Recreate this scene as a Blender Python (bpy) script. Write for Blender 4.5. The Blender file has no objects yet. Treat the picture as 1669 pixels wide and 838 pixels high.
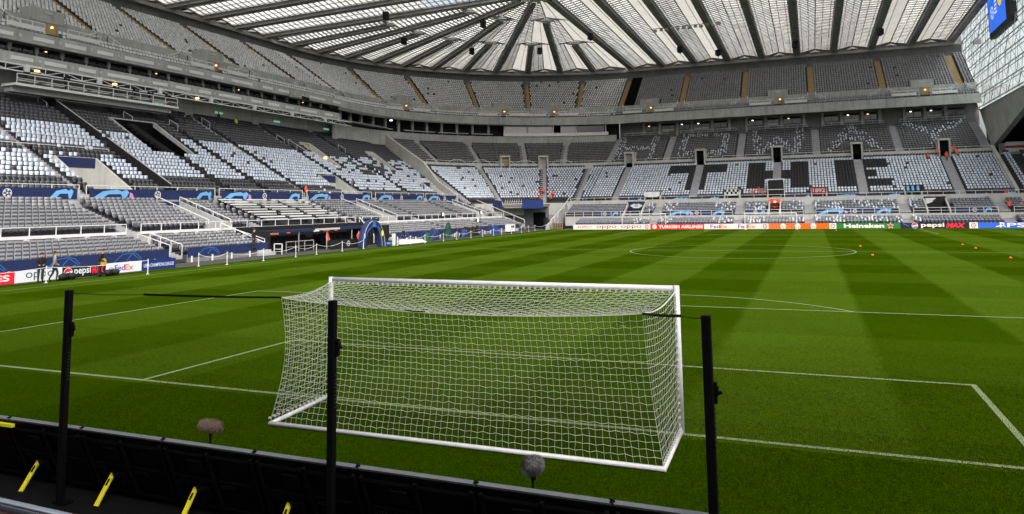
import bpy, bmesh, math, random
import numpy as np
from mathutils import Vector, Matrix
random.seed(7); RNG = np.random.default_rng(11)
R = math.radians
SC = bpy.context.scene
COL = SC.collection

# ------------------------------------------------------------------ camera, sky, sun, exposure
cam_d = bpy.data.cameras.new('camera'); cam = bpy.data.objects.new('camera', cam_d); COL.objects.link(cam)
F_PX, PPX, PPY, W_PX, H_PX = 1191.5, 836.2, 217.6, 1669.0, 838.0
cam_d.sensor_fit = 'HORIZONTAL'; cam_d.sensor_width = 36.0
cam_d.lens = F_PX / W_PX * 36.0
cam_d.shift_x = -(PPX - W_PX / 2) / W_PX
cam_d.shift_y = (PPY - H_PX / 2) / W_PX
cam_d.clip_start = 0.1; cam_d.clip_end = 4000
yaw, pit, rol = R(-22.05), R(5.77), R(-0.89)
fw = Vector((math.sin(yaw) * math.cos(pit), math.cos(yaw) * math.cos(pit), math.sin(pit)))
rt = Vector((math.cos(yaw), -math.sin(yaw), 0)); up = rt.cross(fw)
rt2 = math.cos(rol) * rt + math.sin(rol) * up; up2 = -math.sin(rol) * rt + math.cos(rol) * up
cam.matrix_world = Matrix(((rt2.x, up2.x, -fw.x, 6.05), (rt2.y, up2.y, -fw.y, -13.45), (rt2.z, up2.z, -fw.z, 4.0), (0, 0, 0, 1)))
SC.camera = cam
SC.render.resolution_x, SC.render.resolution_y = 1024, 514

SUN_EL, SUN_AZ = R(46), R(138)          # azimuth clockwise from +Y
wd = bpy.data.worlds.new('World'); SC.world = wd; wd.use_nodes = True
nt = wd.node_tree; bg = nt.nodes['Background']
sky = nt.nodes.new('ShaderNodeTexSky'); sky.sky_type = 'NISHITA'; sky.sun_disc = False
sky.sun_elevation = SUN_EL; sky.sun_rotation = SUN_AZ; sky.air_density = 1.0; sky.dust_density = 6.0; sky.ozone_density = 0.6
hs = nt.nodes.new('ShaderNodeHueSaturation'); hs.inputs['Saturation'].default_value = 0.5
nt.links.new(sky.outputs[0], hs.inputs['Color']); nt.links.new(hs.outputs[0], bg.inputs[0])
bg.inputs[1].default_value = 0.15
sun_d = bpy.data.lights.new('sun', 'SUN'); sun_d.energy = 1.4; sun_d.angle = R(32); sun_d.color = (1.0, 0.98, 0.955)
sun = bpy.data.objects.new('sun', sun_d); COL.objects.link(sun)
sd = Vector((math.sin(SUN_AZ) * math.cos(SUN_EL), math.cos(SUN_AZ) * math.cos(SUN_EL), math.sin(SUN_EL)))
sun.rotation_euler = sd.to_track_quat('Z', 'Y').to_euler(); sun.location = (60, 20, 90)
vs = SC.view_settings; vs.view_transform = 'Standard'; vs.look = 'None'; vs.gamma = 1.0; vs.use_curve_mapping = False
vs.exposure = 0.82
SC.cycles.max_bounces = 6; SC.cycles.diffuse_bounces = 3; SC.cycles.glossy_bounces = 2; SC.cycles.transmission_bounces = 4; SC.cycles.transparent_max_bounces = 10
SC.cycles.use_denoising = True

# ------------------------------------------------------------------ materials
MATS = {}
def pmat(name, col, rough=0.7, var=0.0, vscale=3.0, bump=0.0, bscale=40.0, metal=0.0, emit=None, estr=1.0, spec=0.4, attr=None, stain=0.0):
    m = bpy.data.materials.new(name); m.use_nodes = True; n = m.node_tree.nodes; l = m.node_tree.links
    b = n['Principled BSDF']; b.inputs['Roughness'].default_value = rough; b.inputs['Metallic'].default_value = metal
    b.inputs['Specular IOR Level'].default_value = spec
    b.inputs['Base Color'].default_value = (*col, 1)
    src = None
    if attr:
        a = n.new('ShaderNodeAttribute'); a.attribute_name = attr; src = a.outputs['Color']
    if var > 0:
        tc = n.new('ShaderNodeTexCoord'); nz = n.new('ShaderNodeTexNoise'); nz.inputs['Scale'].default_value = vscale
        nz.inputs['Detail'].default_value = 6; nz.inputs['Roughness'].default_value = 0.65
        l.new(tc.outputs['Object'], nz.inputs['Vector'])
        mr = n.new('ShaderNodeMapRange'); mr.inputs['From Min'].default_value = 0.25; mr.inputs['From Max'].default_value = 0.75
        mr.inputs['To Min'].default_value = 1 - var; mr.inputs['To Max'].default_value = 1 + var
        l.new(nz.outputs['Fac'], mr.inputs['Value'])
        out = mr.outputs[0]
        if stain > 0:      # weathering streaks running down the surface
            mp = n.new('ShaderNodeMapping'); mp.inputs['Scale'].default_value = (1.3, 1.3, 0.12)
            l.new(tc.outputs['Object'], mp.inputs['Vector'])
            n2 = n.new('ShaderNodeTexNoise'); n2.inputs['Scale'].default_value = 1.6; n2.inputs['Detail'].default_value = 5
            l.new(mp.outputs[0], n2.inputs['Vector'])
            m2 = n.new('ShaderNodeMapRange'); m2.inputs['From Min'].default_value = 0.45; m2.inputs['From Max'].default_value = 0.75
            m2.inputs['To Min'].default_value = 1.0; m2.inputs['To Max'].default_value = 1 - stain
            l.new(n2.outputs['Fac'], m2.inputs['Value'])
            mu = n.new('ShaderNodeMath'); mu.operation = 'MULTIPLY'; l.new(out, mu.inputs[0]); l.new(m2.outputs[0], mu.inputs[1]); out = mu.outputs[0]
        vm = n.new('ShaderNodeVectorMath'); vm.operation = 'SCALE'
        if src is not None: l.new(src, vm.inputs[0])
        else: vm.inputs[0].default_value = col
        l.new(out, vm.inputs['Scale']); l.new(vm.outputs[0], b.inputs['Base Color'])
        if bump > 0:
            nb = n.new('ShaderNodeTexNoise'); nb.inputs['Scale'].default_value = bscale; nb.inputs['Detail'].default_value = 4
            l.new(tc.outputs['Object'], nb.inputs['Vector'])
            bp = n.new('ShaderNodeBump'); bp.inputs['Strength'].default_value = bump; bp.inputs['Distance'].default_value = 0.02
            l.new(nb.outputs['Fac'], bp.inputs['Height']); l.new(bp.outputs[0], b.inputs['Normal'])
    elif src is not None:
        l.new(src, b.inputs['Base Color'])
    if emit:
        b.inputs['Emission Color'].default_value = (*emit, 1); b.inputs['Emission Strength'].default_value = estr
    MATS[name] = m
    return m
def glowmat(name, col, s=1.0): return pmat(name, tuple(c * 0.3 for c in col), 0.5, emit=col, estr=s)

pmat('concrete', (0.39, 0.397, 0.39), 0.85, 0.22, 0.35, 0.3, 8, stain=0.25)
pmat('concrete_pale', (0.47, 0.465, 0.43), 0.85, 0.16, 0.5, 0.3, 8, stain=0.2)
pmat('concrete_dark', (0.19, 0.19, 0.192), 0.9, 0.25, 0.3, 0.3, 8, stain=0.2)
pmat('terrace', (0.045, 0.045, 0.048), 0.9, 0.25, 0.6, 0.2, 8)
pmat('stair_grey', (0.30, 0.30, 0.32), 0.85, 0.2, 1.5)
pmat('stair_tan', (0.36, 0.265, 0.14), 0.85, 0.25, 1.5)
pmat('white_paint', (0.69, 0.69, 0.69), 0.45, 0.06, 2.0)
pmat('seat', (0.3, 0.3, 0.3), 0.42, 0.12, 1.7, attr='col')
pmat('cover', (0.7, 0.7, 0.7), 0.6, 0.06, 2.3, attr='col')
pmat('black', (0.0025, 0.0025, 0.0028), 0.65, spec=0.1)
pmat('black_cloth', (0.005, 0.005, 0.0055), 0.9, spec=0.1)
pmat('near_black', (0.014, 0.0145, 0.016), 0.6, 0.2, 4, spec=0.25)
pmat('board_rib', (0.0032, 0.0032, 0.0035), 0.65, spec=0.1)
pmat('dark_steel', (0.26, 0.255, 0.245), 0.6, 0.2, 0.6)
pmat('truss_steel', (0.36, 0.355, 0.34), 0.6, 0.2, 0.6)
pmat('steel_pale', (0.5, 0.5, 0.49), 0.5, 0.08, 2)
pmat('chrome', (0.62, 0.63, 0.65), 0.25, metal=1.0)
pmat('navy', (0.012, 0.022, 0.085), 0.6, 0.1, 3)
pmat('blue', (0.016, 0.038, 0.16), 0.55, 0.1, 3)
pmat('sky_blue', (0.16, 0.42, 0.75), 0.55)
pmat('mid_blue', (0.03, 0.14, 0.45), 0.55)
pmat('pink', (0.6, 0.25, 0.5), 0.55)
pmat('red', (0.27, 0.02, 0.035), 0.6)
pmat('orange', (0.9, 0.09, 0.03), 0.6, 0.1, 9)
pmat('yellow', (0.82, 0.74, 0.02), 0.5, 0.12, 9)
pmat('hi_vis', (0.55, 0.75, 0.05), 0.6)
pmat('green_cloth', (0.008, 0.05, 0.032), 0.7, 0.2, 4)
pmat('skin', (0.45, 0.26, 0.19), 0.6)
pmat('hair', (0.03, 0.02, 0.015), 0.7)
pmat('trousers', (0.02, 0.022, 0.028), 0.8)
pmat('maroon', (0.055, 0.022, 0.019), 0.9, 0.3, 5, 0.4, 60)
pmat('window_glass', (0.012, 0.014, 0.016), 0.08, spec=0.6)
pmat('box_glass', (0.16, 0.19, 0.22), 0.08, spec=0.8)
pmat('net_white', (0.52, 0.53, 0.45), 0.6)
pmat('goal_white', (0.64, 0.64, 0.66), 0.35, 0.14, 2.5)
pmat('lens_black', (0.004, 0.004, 0.005), 0.15)
glowmat('lamp_warm', (1.0, 0.72, 0.3), 1.3)
glowmat('lamp_white', (1.0, 0.97, 0.9), 2.2)
glowmat('exit_green', (0.22, 0.5, 0.32), 0.4)
glowmat('amber_light', (1.0, 0.55, 0.12), 0.9)
glowmat('led_pinkwhite', (1.0, 0.74, 0.67), 0.50)
glowmat('led_red', (0.85, 0.015, 0.04), 0.50)
glowmat('led_orange', (1.0, 0.13, 0.0), 0.50)
glowmat('led_green', (0.012, 0.20, 0.02), 0.50)
glowmat('led_black', (0.012, 0.010, 0.014), 0.50)
glowmat('led_blue', (0.03, 0.13, 0.62), 0.50)
glowmat('led_navy', (0.012, 0.03, 0.16), 0.50)
glowmat('led_purple', (0.10, 0.04, 0.32), 0.50)
glowmat('led_cream', (1.0, 0.86, 0.74), 0.50)
glowmat('led_white', (0.72, 0.74, 0.75), 0.50)
glowmat('led_grey', (0.05, 0.045, 0.05), 0.50)
glowmat('screen_blue', (0.015, 0.16, 0.90), 0.50)
glowmat('screen_yellow', (1.0, 0.55, 0.0), 0.50)

def translucent(name, col, clear=0.0, ccol=(0.8, 0.85, 0.88), var=0.12, vs_=0.5):
    m = bpy.data.materials.new(name); m.use_nodes = True; n = m.node_tree.nodes; l = m.node_tree.links
    n.remove(n['Principled BSDF']); o = n['Material Output']
    t = n.new('ShaderNodeBsdfTranslucent'); d = n.new('ShaderNodeBsdfDiffuse'); mx = n.new('ShaderNodeMixShader'); mx.inputs[0].default_value = 0.12
    tc = n.new('ShaderNodeTexCoord'); nz = n.new('ShaderNodeTexNoise'); nz.inputs['Scale'].default_value = vs_; nz.inputs['Detail'].default_value = 5
    l.new(tc.outputs['Object'], nz.inputs['Vector'])
    mr = n.new('ShaderNodeMapRange'); mr.inputs['From Min'].default_value = 0.3; mr.inputs['From Max'].default_value = 0.7; mr.inputs['To Min'].default_value = 1 - var; mr.inputs['To Max'].default_value = 1 + var * 0.4
    l.new(nz.outputs['Fac'], mr.inputs[0])
    vm = n.new('ShaderNodeVectorMath'); vm.operation = 'SCALE'; vm.inputs[0].default_value = col; l.new(mr.outputs[0], vm.inputs['Scale'])
    l.new(vm.outputs[0], t.inputs[0]); l.new(vm.outputs[0], d.inputs[0])
    l.new(t.outputs[0], mx.inputs[1]); l.new(d.outputs[0], mx.inputs[2])
    last = mx.outputs[0]
    if clear > 0:
        tr = n.new('ShaderNodeBsdfTransparent'); tr.inputs[0].default_value = (*ccol, 1)
        m2 = n.new('ShaderNodeMixShader'); m2.inputs[0].default_value = clear
        l.new(last, m2.inputs[1]); l.new(tr.outputs[0], m2.inputs[2]); last = m2.outputs[0]
    l.new(last, o.inputs[0]); MATS[name] = m; return m
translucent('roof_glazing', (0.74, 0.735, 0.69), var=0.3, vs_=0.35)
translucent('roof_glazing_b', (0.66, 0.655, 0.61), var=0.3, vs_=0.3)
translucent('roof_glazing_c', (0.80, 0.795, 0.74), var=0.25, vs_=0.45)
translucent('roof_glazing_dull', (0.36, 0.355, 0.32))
translucent('roof_clear', (0.62, 0.66, 0.68), 0.55)
translucent('gable_glass', (0.66, 0.73, 0.73), 0.4, (0.75, 0.85, 0.84), 0.25, 0.25)

def pitch_material():
    m = bpy.data.materials.new('pitch_grass'); m.use_nodes = True; n = m.node_tree.nodes; l = m.node_tree.links
    b = n['Principled BSDF']; b.inputs['Roughness'].default_value = 0.9; b.inputs['Specular IOR Level'].default_value = 0.0
    tc = n.new('ShaderNodeTexCoord'); sx = n.new('ShaderNodeSeparateXYZ'); l.new(tc.outputs['Object'], sx.inputs[0])
    def M(op, a, b2=None, c=None):
        k = n.new('ShaderNodeMath'); k.operation = op
        for i, v in enumerate((a, b2, c)):
            if v is None: continue
            if isinstance(v, (int, float)): k.inputs[i].default_value = v
            else: l.new(v, k.inputs[i])
        return k.outputs[0]
    nw = n.new('ShaderNodeTexNoise'); nw.inputs['Scale'].default_value = 1.6; nw.inputs['Detail'].default_value = 3; l.new(tc.outputs['Object'], nw.inputs['Vector'])
    wob = M('MULTIPLY', M('SUBTRACT', nw.outputs['Fac'], 0.5), 0.35)
    def sq(v, off, per):
        s = M('SINE', M('MULTIPLY', M('ADD', M('SUBTRACT', v, off), wob), math.pi / per))
        return M('MULTIPLY', M('ADD', M('MINIMUM', M('MAXIMUM', M('MULTIPLY', s, 9.0), -1.0), 1.0), 1.0), 0.5)   # 0..1
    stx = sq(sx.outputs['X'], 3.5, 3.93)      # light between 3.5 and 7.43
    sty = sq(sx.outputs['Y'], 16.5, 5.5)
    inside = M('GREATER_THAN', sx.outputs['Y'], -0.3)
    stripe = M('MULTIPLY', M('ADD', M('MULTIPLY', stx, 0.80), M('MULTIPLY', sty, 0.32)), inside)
    # stripe contrast fades towards the near goal: view-dependent sheen put into the colour
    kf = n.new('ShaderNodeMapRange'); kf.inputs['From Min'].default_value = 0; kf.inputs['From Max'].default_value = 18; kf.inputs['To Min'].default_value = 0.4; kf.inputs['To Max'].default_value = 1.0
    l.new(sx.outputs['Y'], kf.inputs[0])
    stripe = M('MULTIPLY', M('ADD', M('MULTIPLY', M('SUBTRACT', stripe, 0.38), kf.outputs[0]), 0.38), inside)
    # texture of the sward at three sizes
    n1 = n.new('ShaderNodeTexNoise'); n1.inputs['Scale'].default_value = 0.35; n1.inputs['Detail'].default_value = 6; n1.inputs['Roughness'].default_value = 0.7
    n2 = n.new('ShaderNodeTexNoise'); n2.inputs['Scale'].default_value = 9.0; n2.inputs['Detail'].default_value = 5; n2.inputs['Roughness'].default_value = 0.75
    n3 = n.new('ShaderNodeTexNoise'); n3.inputs['Scale'].default_value = 38.0; n3.inputs['Detail'].default_value = 3
    for k in (n1, n2, n3): l.new(tc.outputs['Object'], k.inputs['Vector'])
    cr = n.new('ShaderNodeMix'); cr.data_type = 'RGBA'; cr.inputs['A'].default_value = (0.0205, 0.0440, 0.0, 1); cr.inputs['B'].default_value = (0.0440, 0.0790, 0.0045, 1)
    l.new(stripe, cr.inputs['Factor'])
    tex = M('ADD', M('ADD', M('MULTIPLY', M('SUBTRACT', n1.outputs['Fac'], 0.5), 0.5), M('MULTIPLY', M('SUBTRACT', n2.outputs['Fac'], 0.5), 1.5)), M('MULTIPLY', M('SUBTRACT', n3.outputs['Fac'], 0.5), 1.6))
    sc = n.new('ShaderNodeVectorMath'); sc.operation = 'SCALE'; l.new(cr.outputs['Result'], sc.inputs[0]); l.new(M('ADD', tex, 1.0), sc.inputs['Scale'])
    # worn yellowish patches
    n4 = n.new('ShaderNodeTexNoise'); n4.inputs['Scale'].default_value = 1.1; n4.inputs['Detail'].default_value = 7; n4.inputs['Roughness'].default_value = 0.75; l.new(tc.outputs['Object'], n4.inputs['Vector'])
    wm = n.new('ShaderNodeMapRange'); wm.inputs['From Min'].default_value = 0.52; wm.inputs['From Max'].default_value = 0.78; wm.inputs['To Max'].default_value = 0.45; l.new(n4.outputs['Fac'], wm.inputs[0])
    mw = n.new('ShaderNodeMix'); mw.data_type = 'RGBA'; l.new(wm.outputs[0], mw.inputs['Factor']); l.new(sc.outputs[0], mw.inputs['A']); mw.inputs['B'].default_value = (0.048, 0.060, 0.001, 1)
    # scuffed, thinner turf in the goal mouth
    gx = M('DIVIDE', sx.outputs['X'], 4.2); gy = M('DIVIDE', M('SUBTRACT', sx.outputs['Y'], 1.2), 2.6)
    gd = M('ADD', M('MULTIPLY', gx, gx), M('MULTIPLY', gy, gy))
    gm = n.new('ShaderNodeMapRange'); gm.inputs['From Min'].default_value = 1.2; gm.inputs['From Max'].default_value = 0.1; gm.inputs['To Max'].default_value = 0.5; l.new(gd, gm.inputs[0])
    n5 = n.new('ShaderNodeTexNoise'); n5.inputs['Scale'].default_value = 3.2; n5.inputs['Detail'].default_value = 8; n5.inputs['Roughness'].default_value = 0.8; l.new(tc.outputs['Object'], n5.inputs['Vector'])
    g2 = n.new('ShaderNodeMapRange'); g2.inputs['From Min'].default_value = 0.45; g2.inputs['From Max'].default_value = 0.68; l.new(n5.outputs['Fac'], g2.inputs[0])
    mg = n.new('ShaderNodeMix'); mg.data_type = 'RGBA'; l.new(M('MULTIPLY', gm.outputs[0], g2.outputs[0]), mg.inputs['Factor']); l.new(mw.outputs['Result'], mg.inputs['A']); mg.inputs['B'].default_value = (0.062, 0.060, 0.014, 1)
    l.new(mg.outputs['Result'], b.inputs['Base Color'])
    bp = n.new('ShaderNodeBump'); bp.inputs['Strength'].default_value = 0.7; bp.inputs['Distance'].default_value = 0.02
    l.new(M('ADD', n2.outputs['Fac'], n3.outputs['Fac']), bp.inputs['Height']); l.new(bp.outputs[0], b.inputs['Normal'])
    MATS['pitch_grass'] = m
pitch_material()

def line_material():
    m = bpy.data.materials.new('pitch_paint'); m.use_nodes = True; n = m.node_tree.nodes; l = m.node_tree.links
    b = n['Principled BSDF']; b.inputs['Roughness'].default_value = 0.85
    tc = n.new('ShaderNodeTexCoord'); n2 = n.new('ShaderNodeTexNoise'); n2.inputs['Scale'].default_value = 30; n2.inputs['Detail'].default_value = 4
    l.new(tc.outputs['Object'], n2.inputs['Vector'])
    mr = n.new('ShaderNodeMapRange'); mr.inputs['From Min'].default_value = 0.35; mr.inputs['From Max'].default_value = 0.7; l.new(n2.outputs['Fac'], mr.inputs[0])
    mx = n.new('ShaderNodeMix'); mx.data_type = 'RGBA'; l.new(mr.outputs[0], mx.inputs['Factor']); mx.inputs['A'].default_value = (0.20, 0.25, 0.125, 1); mx.inputs['B'].default_value = (0.10, 0.15, 0.045, 1)
    l.new(mx.outputs['Result'], b.inputs['Base Color']); MATS['pitch_paint'] = m
line_material()

# ------------------------------------------------------------------ helpers
def fin(name, me, mat, parent=None, mats=None, smooth=False):
    o = bpy.data.objects.new(name, me); COL.objects.link(o)
    for mm in (mats or [mat]):
        me.materials.append(MATS[mm] if isinstance(mm, str) else mm)
    if smooth:
        me.polygons.foreach_set('use_smooth', [True] * len(me.polygons))
    if parent is not None:
        o.parent = parent
        w = parent.get('_w')
        if w is not None: o.location = (-w[0], -w[1], -w[2])
    return o
class MB:
    """collects faces in world coordinates; build() links them as one mesh object"""
    def __init__(s): s.v = []; s.f = []; s.m = []; s.cm = 0
    def mat(s, i): s.cm = i; return s
    def add(s, vs_, fs):
        b = len(s.v); s.v += [tuple(x) for x in vs_]
        for f in fs: s.f.append([b + i for i in f]); s.m.append(s.cm)
        return s
    def quad(s, *p): return s.add(p, [tuple(range(len(p)))])
    def hexa(s, p):     # 4 bottom then 4 top, ccw
        return s.add(p, [(3, 2, 1, 0), (4, 5, 6, 7), (0, 1, 5, 4), (1, 2, 6, 5), (2, 3, 7, 6), (3, 0, 4, 7)])
    def box(s, c, d, rz=0.0):
        x, y, z = c; a, b, h = d[0] / 2, d[1] / 2, d[2] / 2; cs, sn = math.cos(rz), math.sin(rz)
        q = [(x + cs * i - sn * j, y + sn * i + cs * j) for i, j in ((-a, -b), (a, -b), (a, b), (-a, b))]
        return s.hexa([(i, j, z - h) for i, j in q] + [(i, j, z + h) for i, j in q])
    def bar(s, p, q, w=0.05, h=None, n=4):
        p = Vector(p); q = Vector(q); d = (q - p)
        if d.length < 1e-6: return s
        d.normalize(); h = h or w
        u = Vector((0, 0, 1)).cross(d)
        if u.length < 1e-4: u = Vector((1, 0, 0))
        u.normalize(); v = d.cross(u)
        if n == 4:
            k = [(-w / 2, -h / 2), (w / 2, -h / 2), (w / 2, h / 2), (-w / 2, h / 2)]
        else:
            k = [(w / 2 * math.cos(2 * math.pi * i / n), h / 2 * math.sin(2 * math.pi * i / n)) for i in range(n)]
        vs_ = [p + u * a + v * b for a, b in k] + [q + u * a + v * b for a, b in k]
        nn = len(k)
        return s.add(vs_, [tuple(range(nn - 1, -1, -1)), tuple(range(nn, 2 * nn))] + [(i, (i + 1) % nn, nn + (i + 1) % nn, nn + i) for i in range(nn)])
    def tube(s, pts, r, n=6, cap=True):
        pts = [Vector(p) for p in pts]; rings = []
        pv = None
        for i, p in enumerate(pts):
            d = (pts[min(i + 1, len(pts) - 1)] - pts[max(i - 1, 0)]).normalized()
            u = Vector((0, 0, 1)).cross(d)
            if u.length < 1e-3: u = Vector((0, 1, 0)).cross(d)
            u.normalize(); v = d.cross(u)
            rr = r[i] if isinstance(r, (list, tuple)) else r
            rings.append([p + u * rr * math.cos(2 * math.pi * k / n) + v * rr * math.sin(2 * math.pi * k / n) for k in range(n)])
        vs_ = [x for g in rings for x in g]; fs = []
        for i in range(len(rings) - 1):
            for k in range(n):
                fs.append((i * n + k, i * n + (k + 1) % n, (i + 1) * n + (k + 1) % n, (i + 1) * n + k))
        if cap: fs += [tuple(range(n - 1, -1, -1)), tuple(range((len(rings) - 1) * n, len(rings) * n))]
        return s.add(vs_, fs)
    def prism(s, poly, dirv):      # polygon (3d points) extruded by a vector
        n = len(poly); d = Vector(dirv)
        return s.add([Vector(p) for p in poly] + [Vector(p) + d for p in poly], [tuple(range(n - 1, -1, -1)), tuple(range(n, 2 * n))] + [(i, (i + 1) % n, n + (i + 1) % n, n + i) for i in range(n)])
    def build(s, name, mat, parent=None, smooth=False, fix=True):
        me = bpy.data.meshes.new(name); me.from_pydata(s.v, [], s.f)
        if isinstance(mat, (list, tuple)):
            me.polygons.foreach_set('material_index', s.m); o = fin(name, me, None, parent, list(mat), smooth)
        else: o = fin(name, me, mat, parent, None, smooth)
        if fix:
            bm = bmesh.new(); bm.from_mesh(me); bmesh.ops.recalc_face_normals(bm, faces=bm.faces); bm.to_mesh(me); bm.free()
        me.update(); return o
def tag(o, label=None, cat=None, group=None, kind=None):
    if label: o['label'] = label
    if cat: o['category'] = cat
    if group: o['group'] = group
    if kind: o['kind'] = kind
    return o
def thing(name, label, cat, loc=(0, 0, 0), group=None):
    o = bpy.data.objects.new(name, None); COL.objects.link(o); o.location = loc; o['_w'] = list(loc); o.empty_display_size = 0.3
    return tag(o, label, cat, group)
def npmesh(name, V, F, mat, parent=None, col=None, kind=None):
    """numpy verts (n,3), quads (m,4)"""
    me = bpy.data.meshes.new(name); me.vertices.add(len(V)); me.vertices.foreach_set('co', np.asarray(V, np.float32).ravel())
    nf, k = F.shape; me.loops.add(nf * k); me.loops.foreach_set('vertex_index', F.astype(np.int32).ravel())
    me.polygons.add(nf); me.polygons.foreach_set('loop_start', np.arange(0, nf * k, k, dtype=np.int32))
    me.update(calc_edges=True)
    if col is not None:
        a = me.attributes.new('col', 'FLOAT_COLOR', 'POINT'); c4 = np.ones((len(V), 4), np.float32); c4[:, :3] = col; a.data.foreach_set('color', c4.ravel())
    o = fin(name, me, mat, parent)
    if kind: o['kind'] = kind
    return o
def lettering(txt, size, mat, parent, origin, ux, uz, name='lettering', squash=1.0, bold=0.0, shear=0.0, align='LEFT', depth=0.006, width=None):
    """flat raised letters: origin + ux*x + uz*y, thickness along ux x uz"""
    cu = bpy.data.curves.new('t', 'FONT'); cu.body = txt; cu.size = size; cu.offset = bold; cu.shear = shear; cu.align_x = align; cu.resolution_u = 3
    to = bpy.data.objects.new('t', cu); COL.objects.link(to)
    dg = bpy.context.evaluated_depsgraph_get(); me = bpy.data.meshes.new_from_object(to.evaluated_get(dg))
    bpy.data.objects.remove(to); bpy.data.curves.remove(cu)
    ux = Vector(ux); uz = Vector(uz); n = ux.cross(uz); O = Vector(origin)
    xs = [v.co.x for v in me.vertices]
    if not xs: return None
    if width: squash = width / (max(xs) - min(xs)); 
    x0 = min(xs) if width else 0
    for v in me.vertices: v.co = O + ux * ((v.co.x - x0) * squash) + uz * v.co.y + n * depth
    me.materials.clear()
    return fin(name, me, mat, parent)
# ------------------------------------------------------------------ ground, pitch, markings
def sheet(name, x0, x1, y0, y1, z, mat, kind='structure'):
    mb = MB().quad((x0, y0, z), (x1, y0, z), (x1, y1, z), (x0, y1, z)); return tag(mb.build(name, mat), kind=kind)
pmat('outer_ground', (0.10, 0.10, 0.095), 0.9, 0.2, 0.1)
pmat('track', (0.045, 0.046, 0.045), 0.9, 0.3, 1.2, 0.3, 30)
sheet('ground', -1500, 1500, -1500, 1500, -0.06, 'outer_ground')
sheet('perimeter_track', -80, 60, -16, 125, -0.012, 'track')
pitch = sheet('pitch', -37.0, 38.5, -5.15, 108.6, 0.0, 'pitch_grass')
# a maroon strip of floor behind the near boards
sheet('walkway_floor', -30, 30, -12.5, -5.9, -0.004, 'maroon')

def stroke(mb, pts, w=0.12, z=0.005):
    for a, b in zip(pts[:-1], pts[1:]):
        d = Vector((b[0] - a[0], b[1] - a[1], 0)); L = d.length; d.normalize(); n = Vector((-d.y, d.x, 0)) * w / 2
        a3 = Vector((a[0], a[1], z)); b3 = Vector((b[0], b[1], z)); mb.quad(a3 - n, b3 - n, b3 + n, a3 + n)
def arc(cx, cy, r, a0, a1, n=96):
    return [(cx + r * math.cos(a0 + (a1 - a0) * i / n), cy + r * math.sin(a0 + (a1 - a0) * i / n)) for i in range(n + 1)]
def marking(name, *strokes):
    mb = MB()
    for k, s_ in enumerate(strokes): stroke(mb, s_, z=0.005 + 0.0008 * k)
    return tag(mb.build(name, 'pitch_paint', pitch))
e = 0.06
marking('boundary_line', [(-34, -e), (34, -e)], [(34 - e, 0), (34 - e, 105)], [(34, 105 + e), (-34, 105 + e)], [(-34 + e, 105), (-34 + e, 0)])
marking('halfway_line', [(-34, 52.5), (34, 52.5)])
marking('centre_circle', arc(0, 52.5, 9.15, 0, 2 * math.pi))
D = math.acos(5.5 / 9.15)
for sgn, y0 in ((1, 0), (-1, 105)):
    Y = lambda v: y0 + sgn * v
    marking('penalty_area_line', [(-20.16 + e, Y(0)), (-20.16 + e, Y(16.5))], [(-20.16, Y(16.5 - e)), (20.16, Y(16.5 - e))], [(20.16 - e, Y(16.5)), (20.16 - e, Y(0))])
    marking('goal_area_line', [(-9.16 + e, Y(0)), (-9.16 + e, Y(5.5))], [(-9.16, Y(5.5 - e)), (9.16, Y(5.5 - e))], [(9.16 - e, Y(5.5)), (9.16 - e, Y(0))])
    marking('penalty_arc', arc(0, Y(11), 9.09, sgn * (math.pi / 2 - D), sgn * (math.pi / 2 + D), 40))
    marking('penalty_spot', [(-0.1, Y(11)), (0.1, Y(11))])

# ------------------------------------------------------------------ stands: paths and profiles
HX, HY = -34.0, 97.0
def PL(u, r, z): return (HX - r, u, z)
def PF(u, r, z): return (u, HY + r, z)
def PC(t, r, z): a = math.radians(t); return (HX - r * math.cos(a), HY + r * math.sin(a), z)
def lerp(a, b, t): return a + (b - a) * t
def rows(r0, z0, n, tr, ri): return [(r0 + i * tr, z0 + i * ri) for i in range(n)]
LP = dict(s1=rows(7.2, .55, 5, .8, .22), s2=rows(12.5, 2.5, 9, .8, .27), s3=rows(21, 5.7, 27, .8, .45))
FP = dict(s1=rows(15.4, .45, 4, .8, .21), s2=rows(20.2, 2.5, 5, .8, .28), s3=rows(26, 5.0, 17, .8, .425), s4=rows(41, 12.9, 15, .8, .431))
def shiftC(t): return -10.0 * (1 - t / 90.0)
def rowsC(sec, t): s = shiftC(t); n = 12 if sec == 's4' else 99; return [(r + s, z) for r, z in FP[sec][:n]]
def rowsU(sec, lam):
    if sec == 'u1': return rows(lerp(39, 49.4, lam), 23.4, 3, .8, .6)
    return rows(lerp(41.9, 52.3, lam), 26.0, 16, lerp(.8, .7, lam), .53)
def r_front(lam): return lerp(38.5, 48.8, lam)
def r_back(lam): return lerp(55.0, 63.4, lam)
def sweep(mb, P, us, prof):
    """prof: list of (r,z) or callable(u)->list; open strip swept along us"""
    L = []
    for u in us:
        pr = prof(u) if callable(prof) else prof
        L.append([P(u, r, z) for r, z in pr])
    n = len(L[0]); b = len(mb.v)
    for g in L: mb.v += g
    for i in range(len(L) - 1):
        for k in range(n - 1):
            mb.f.append([b + i * n + k, b + (i + 1) * n + k, b + (i + 1) * n + k + 1, b + i * n + k + 1]); mb.m.append(mb.cm)
    return mb
def sweep_closed(mb, P, us, prof):
    pf = prof if callable(prof) else (lambda u: prof)
    sweep(mb, P, us, lambda u: pf(u) + [pf(u)[0]])
    for u in (us[0], us[-1]):
        mb.add([P(u, r, z) for r, z in pf(u)], [tuple(range(len(pf(u))))])
    return mb
def frange(a, b, n): return [a + (b - a) * i / n for i in range(n + 1)]

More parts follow.
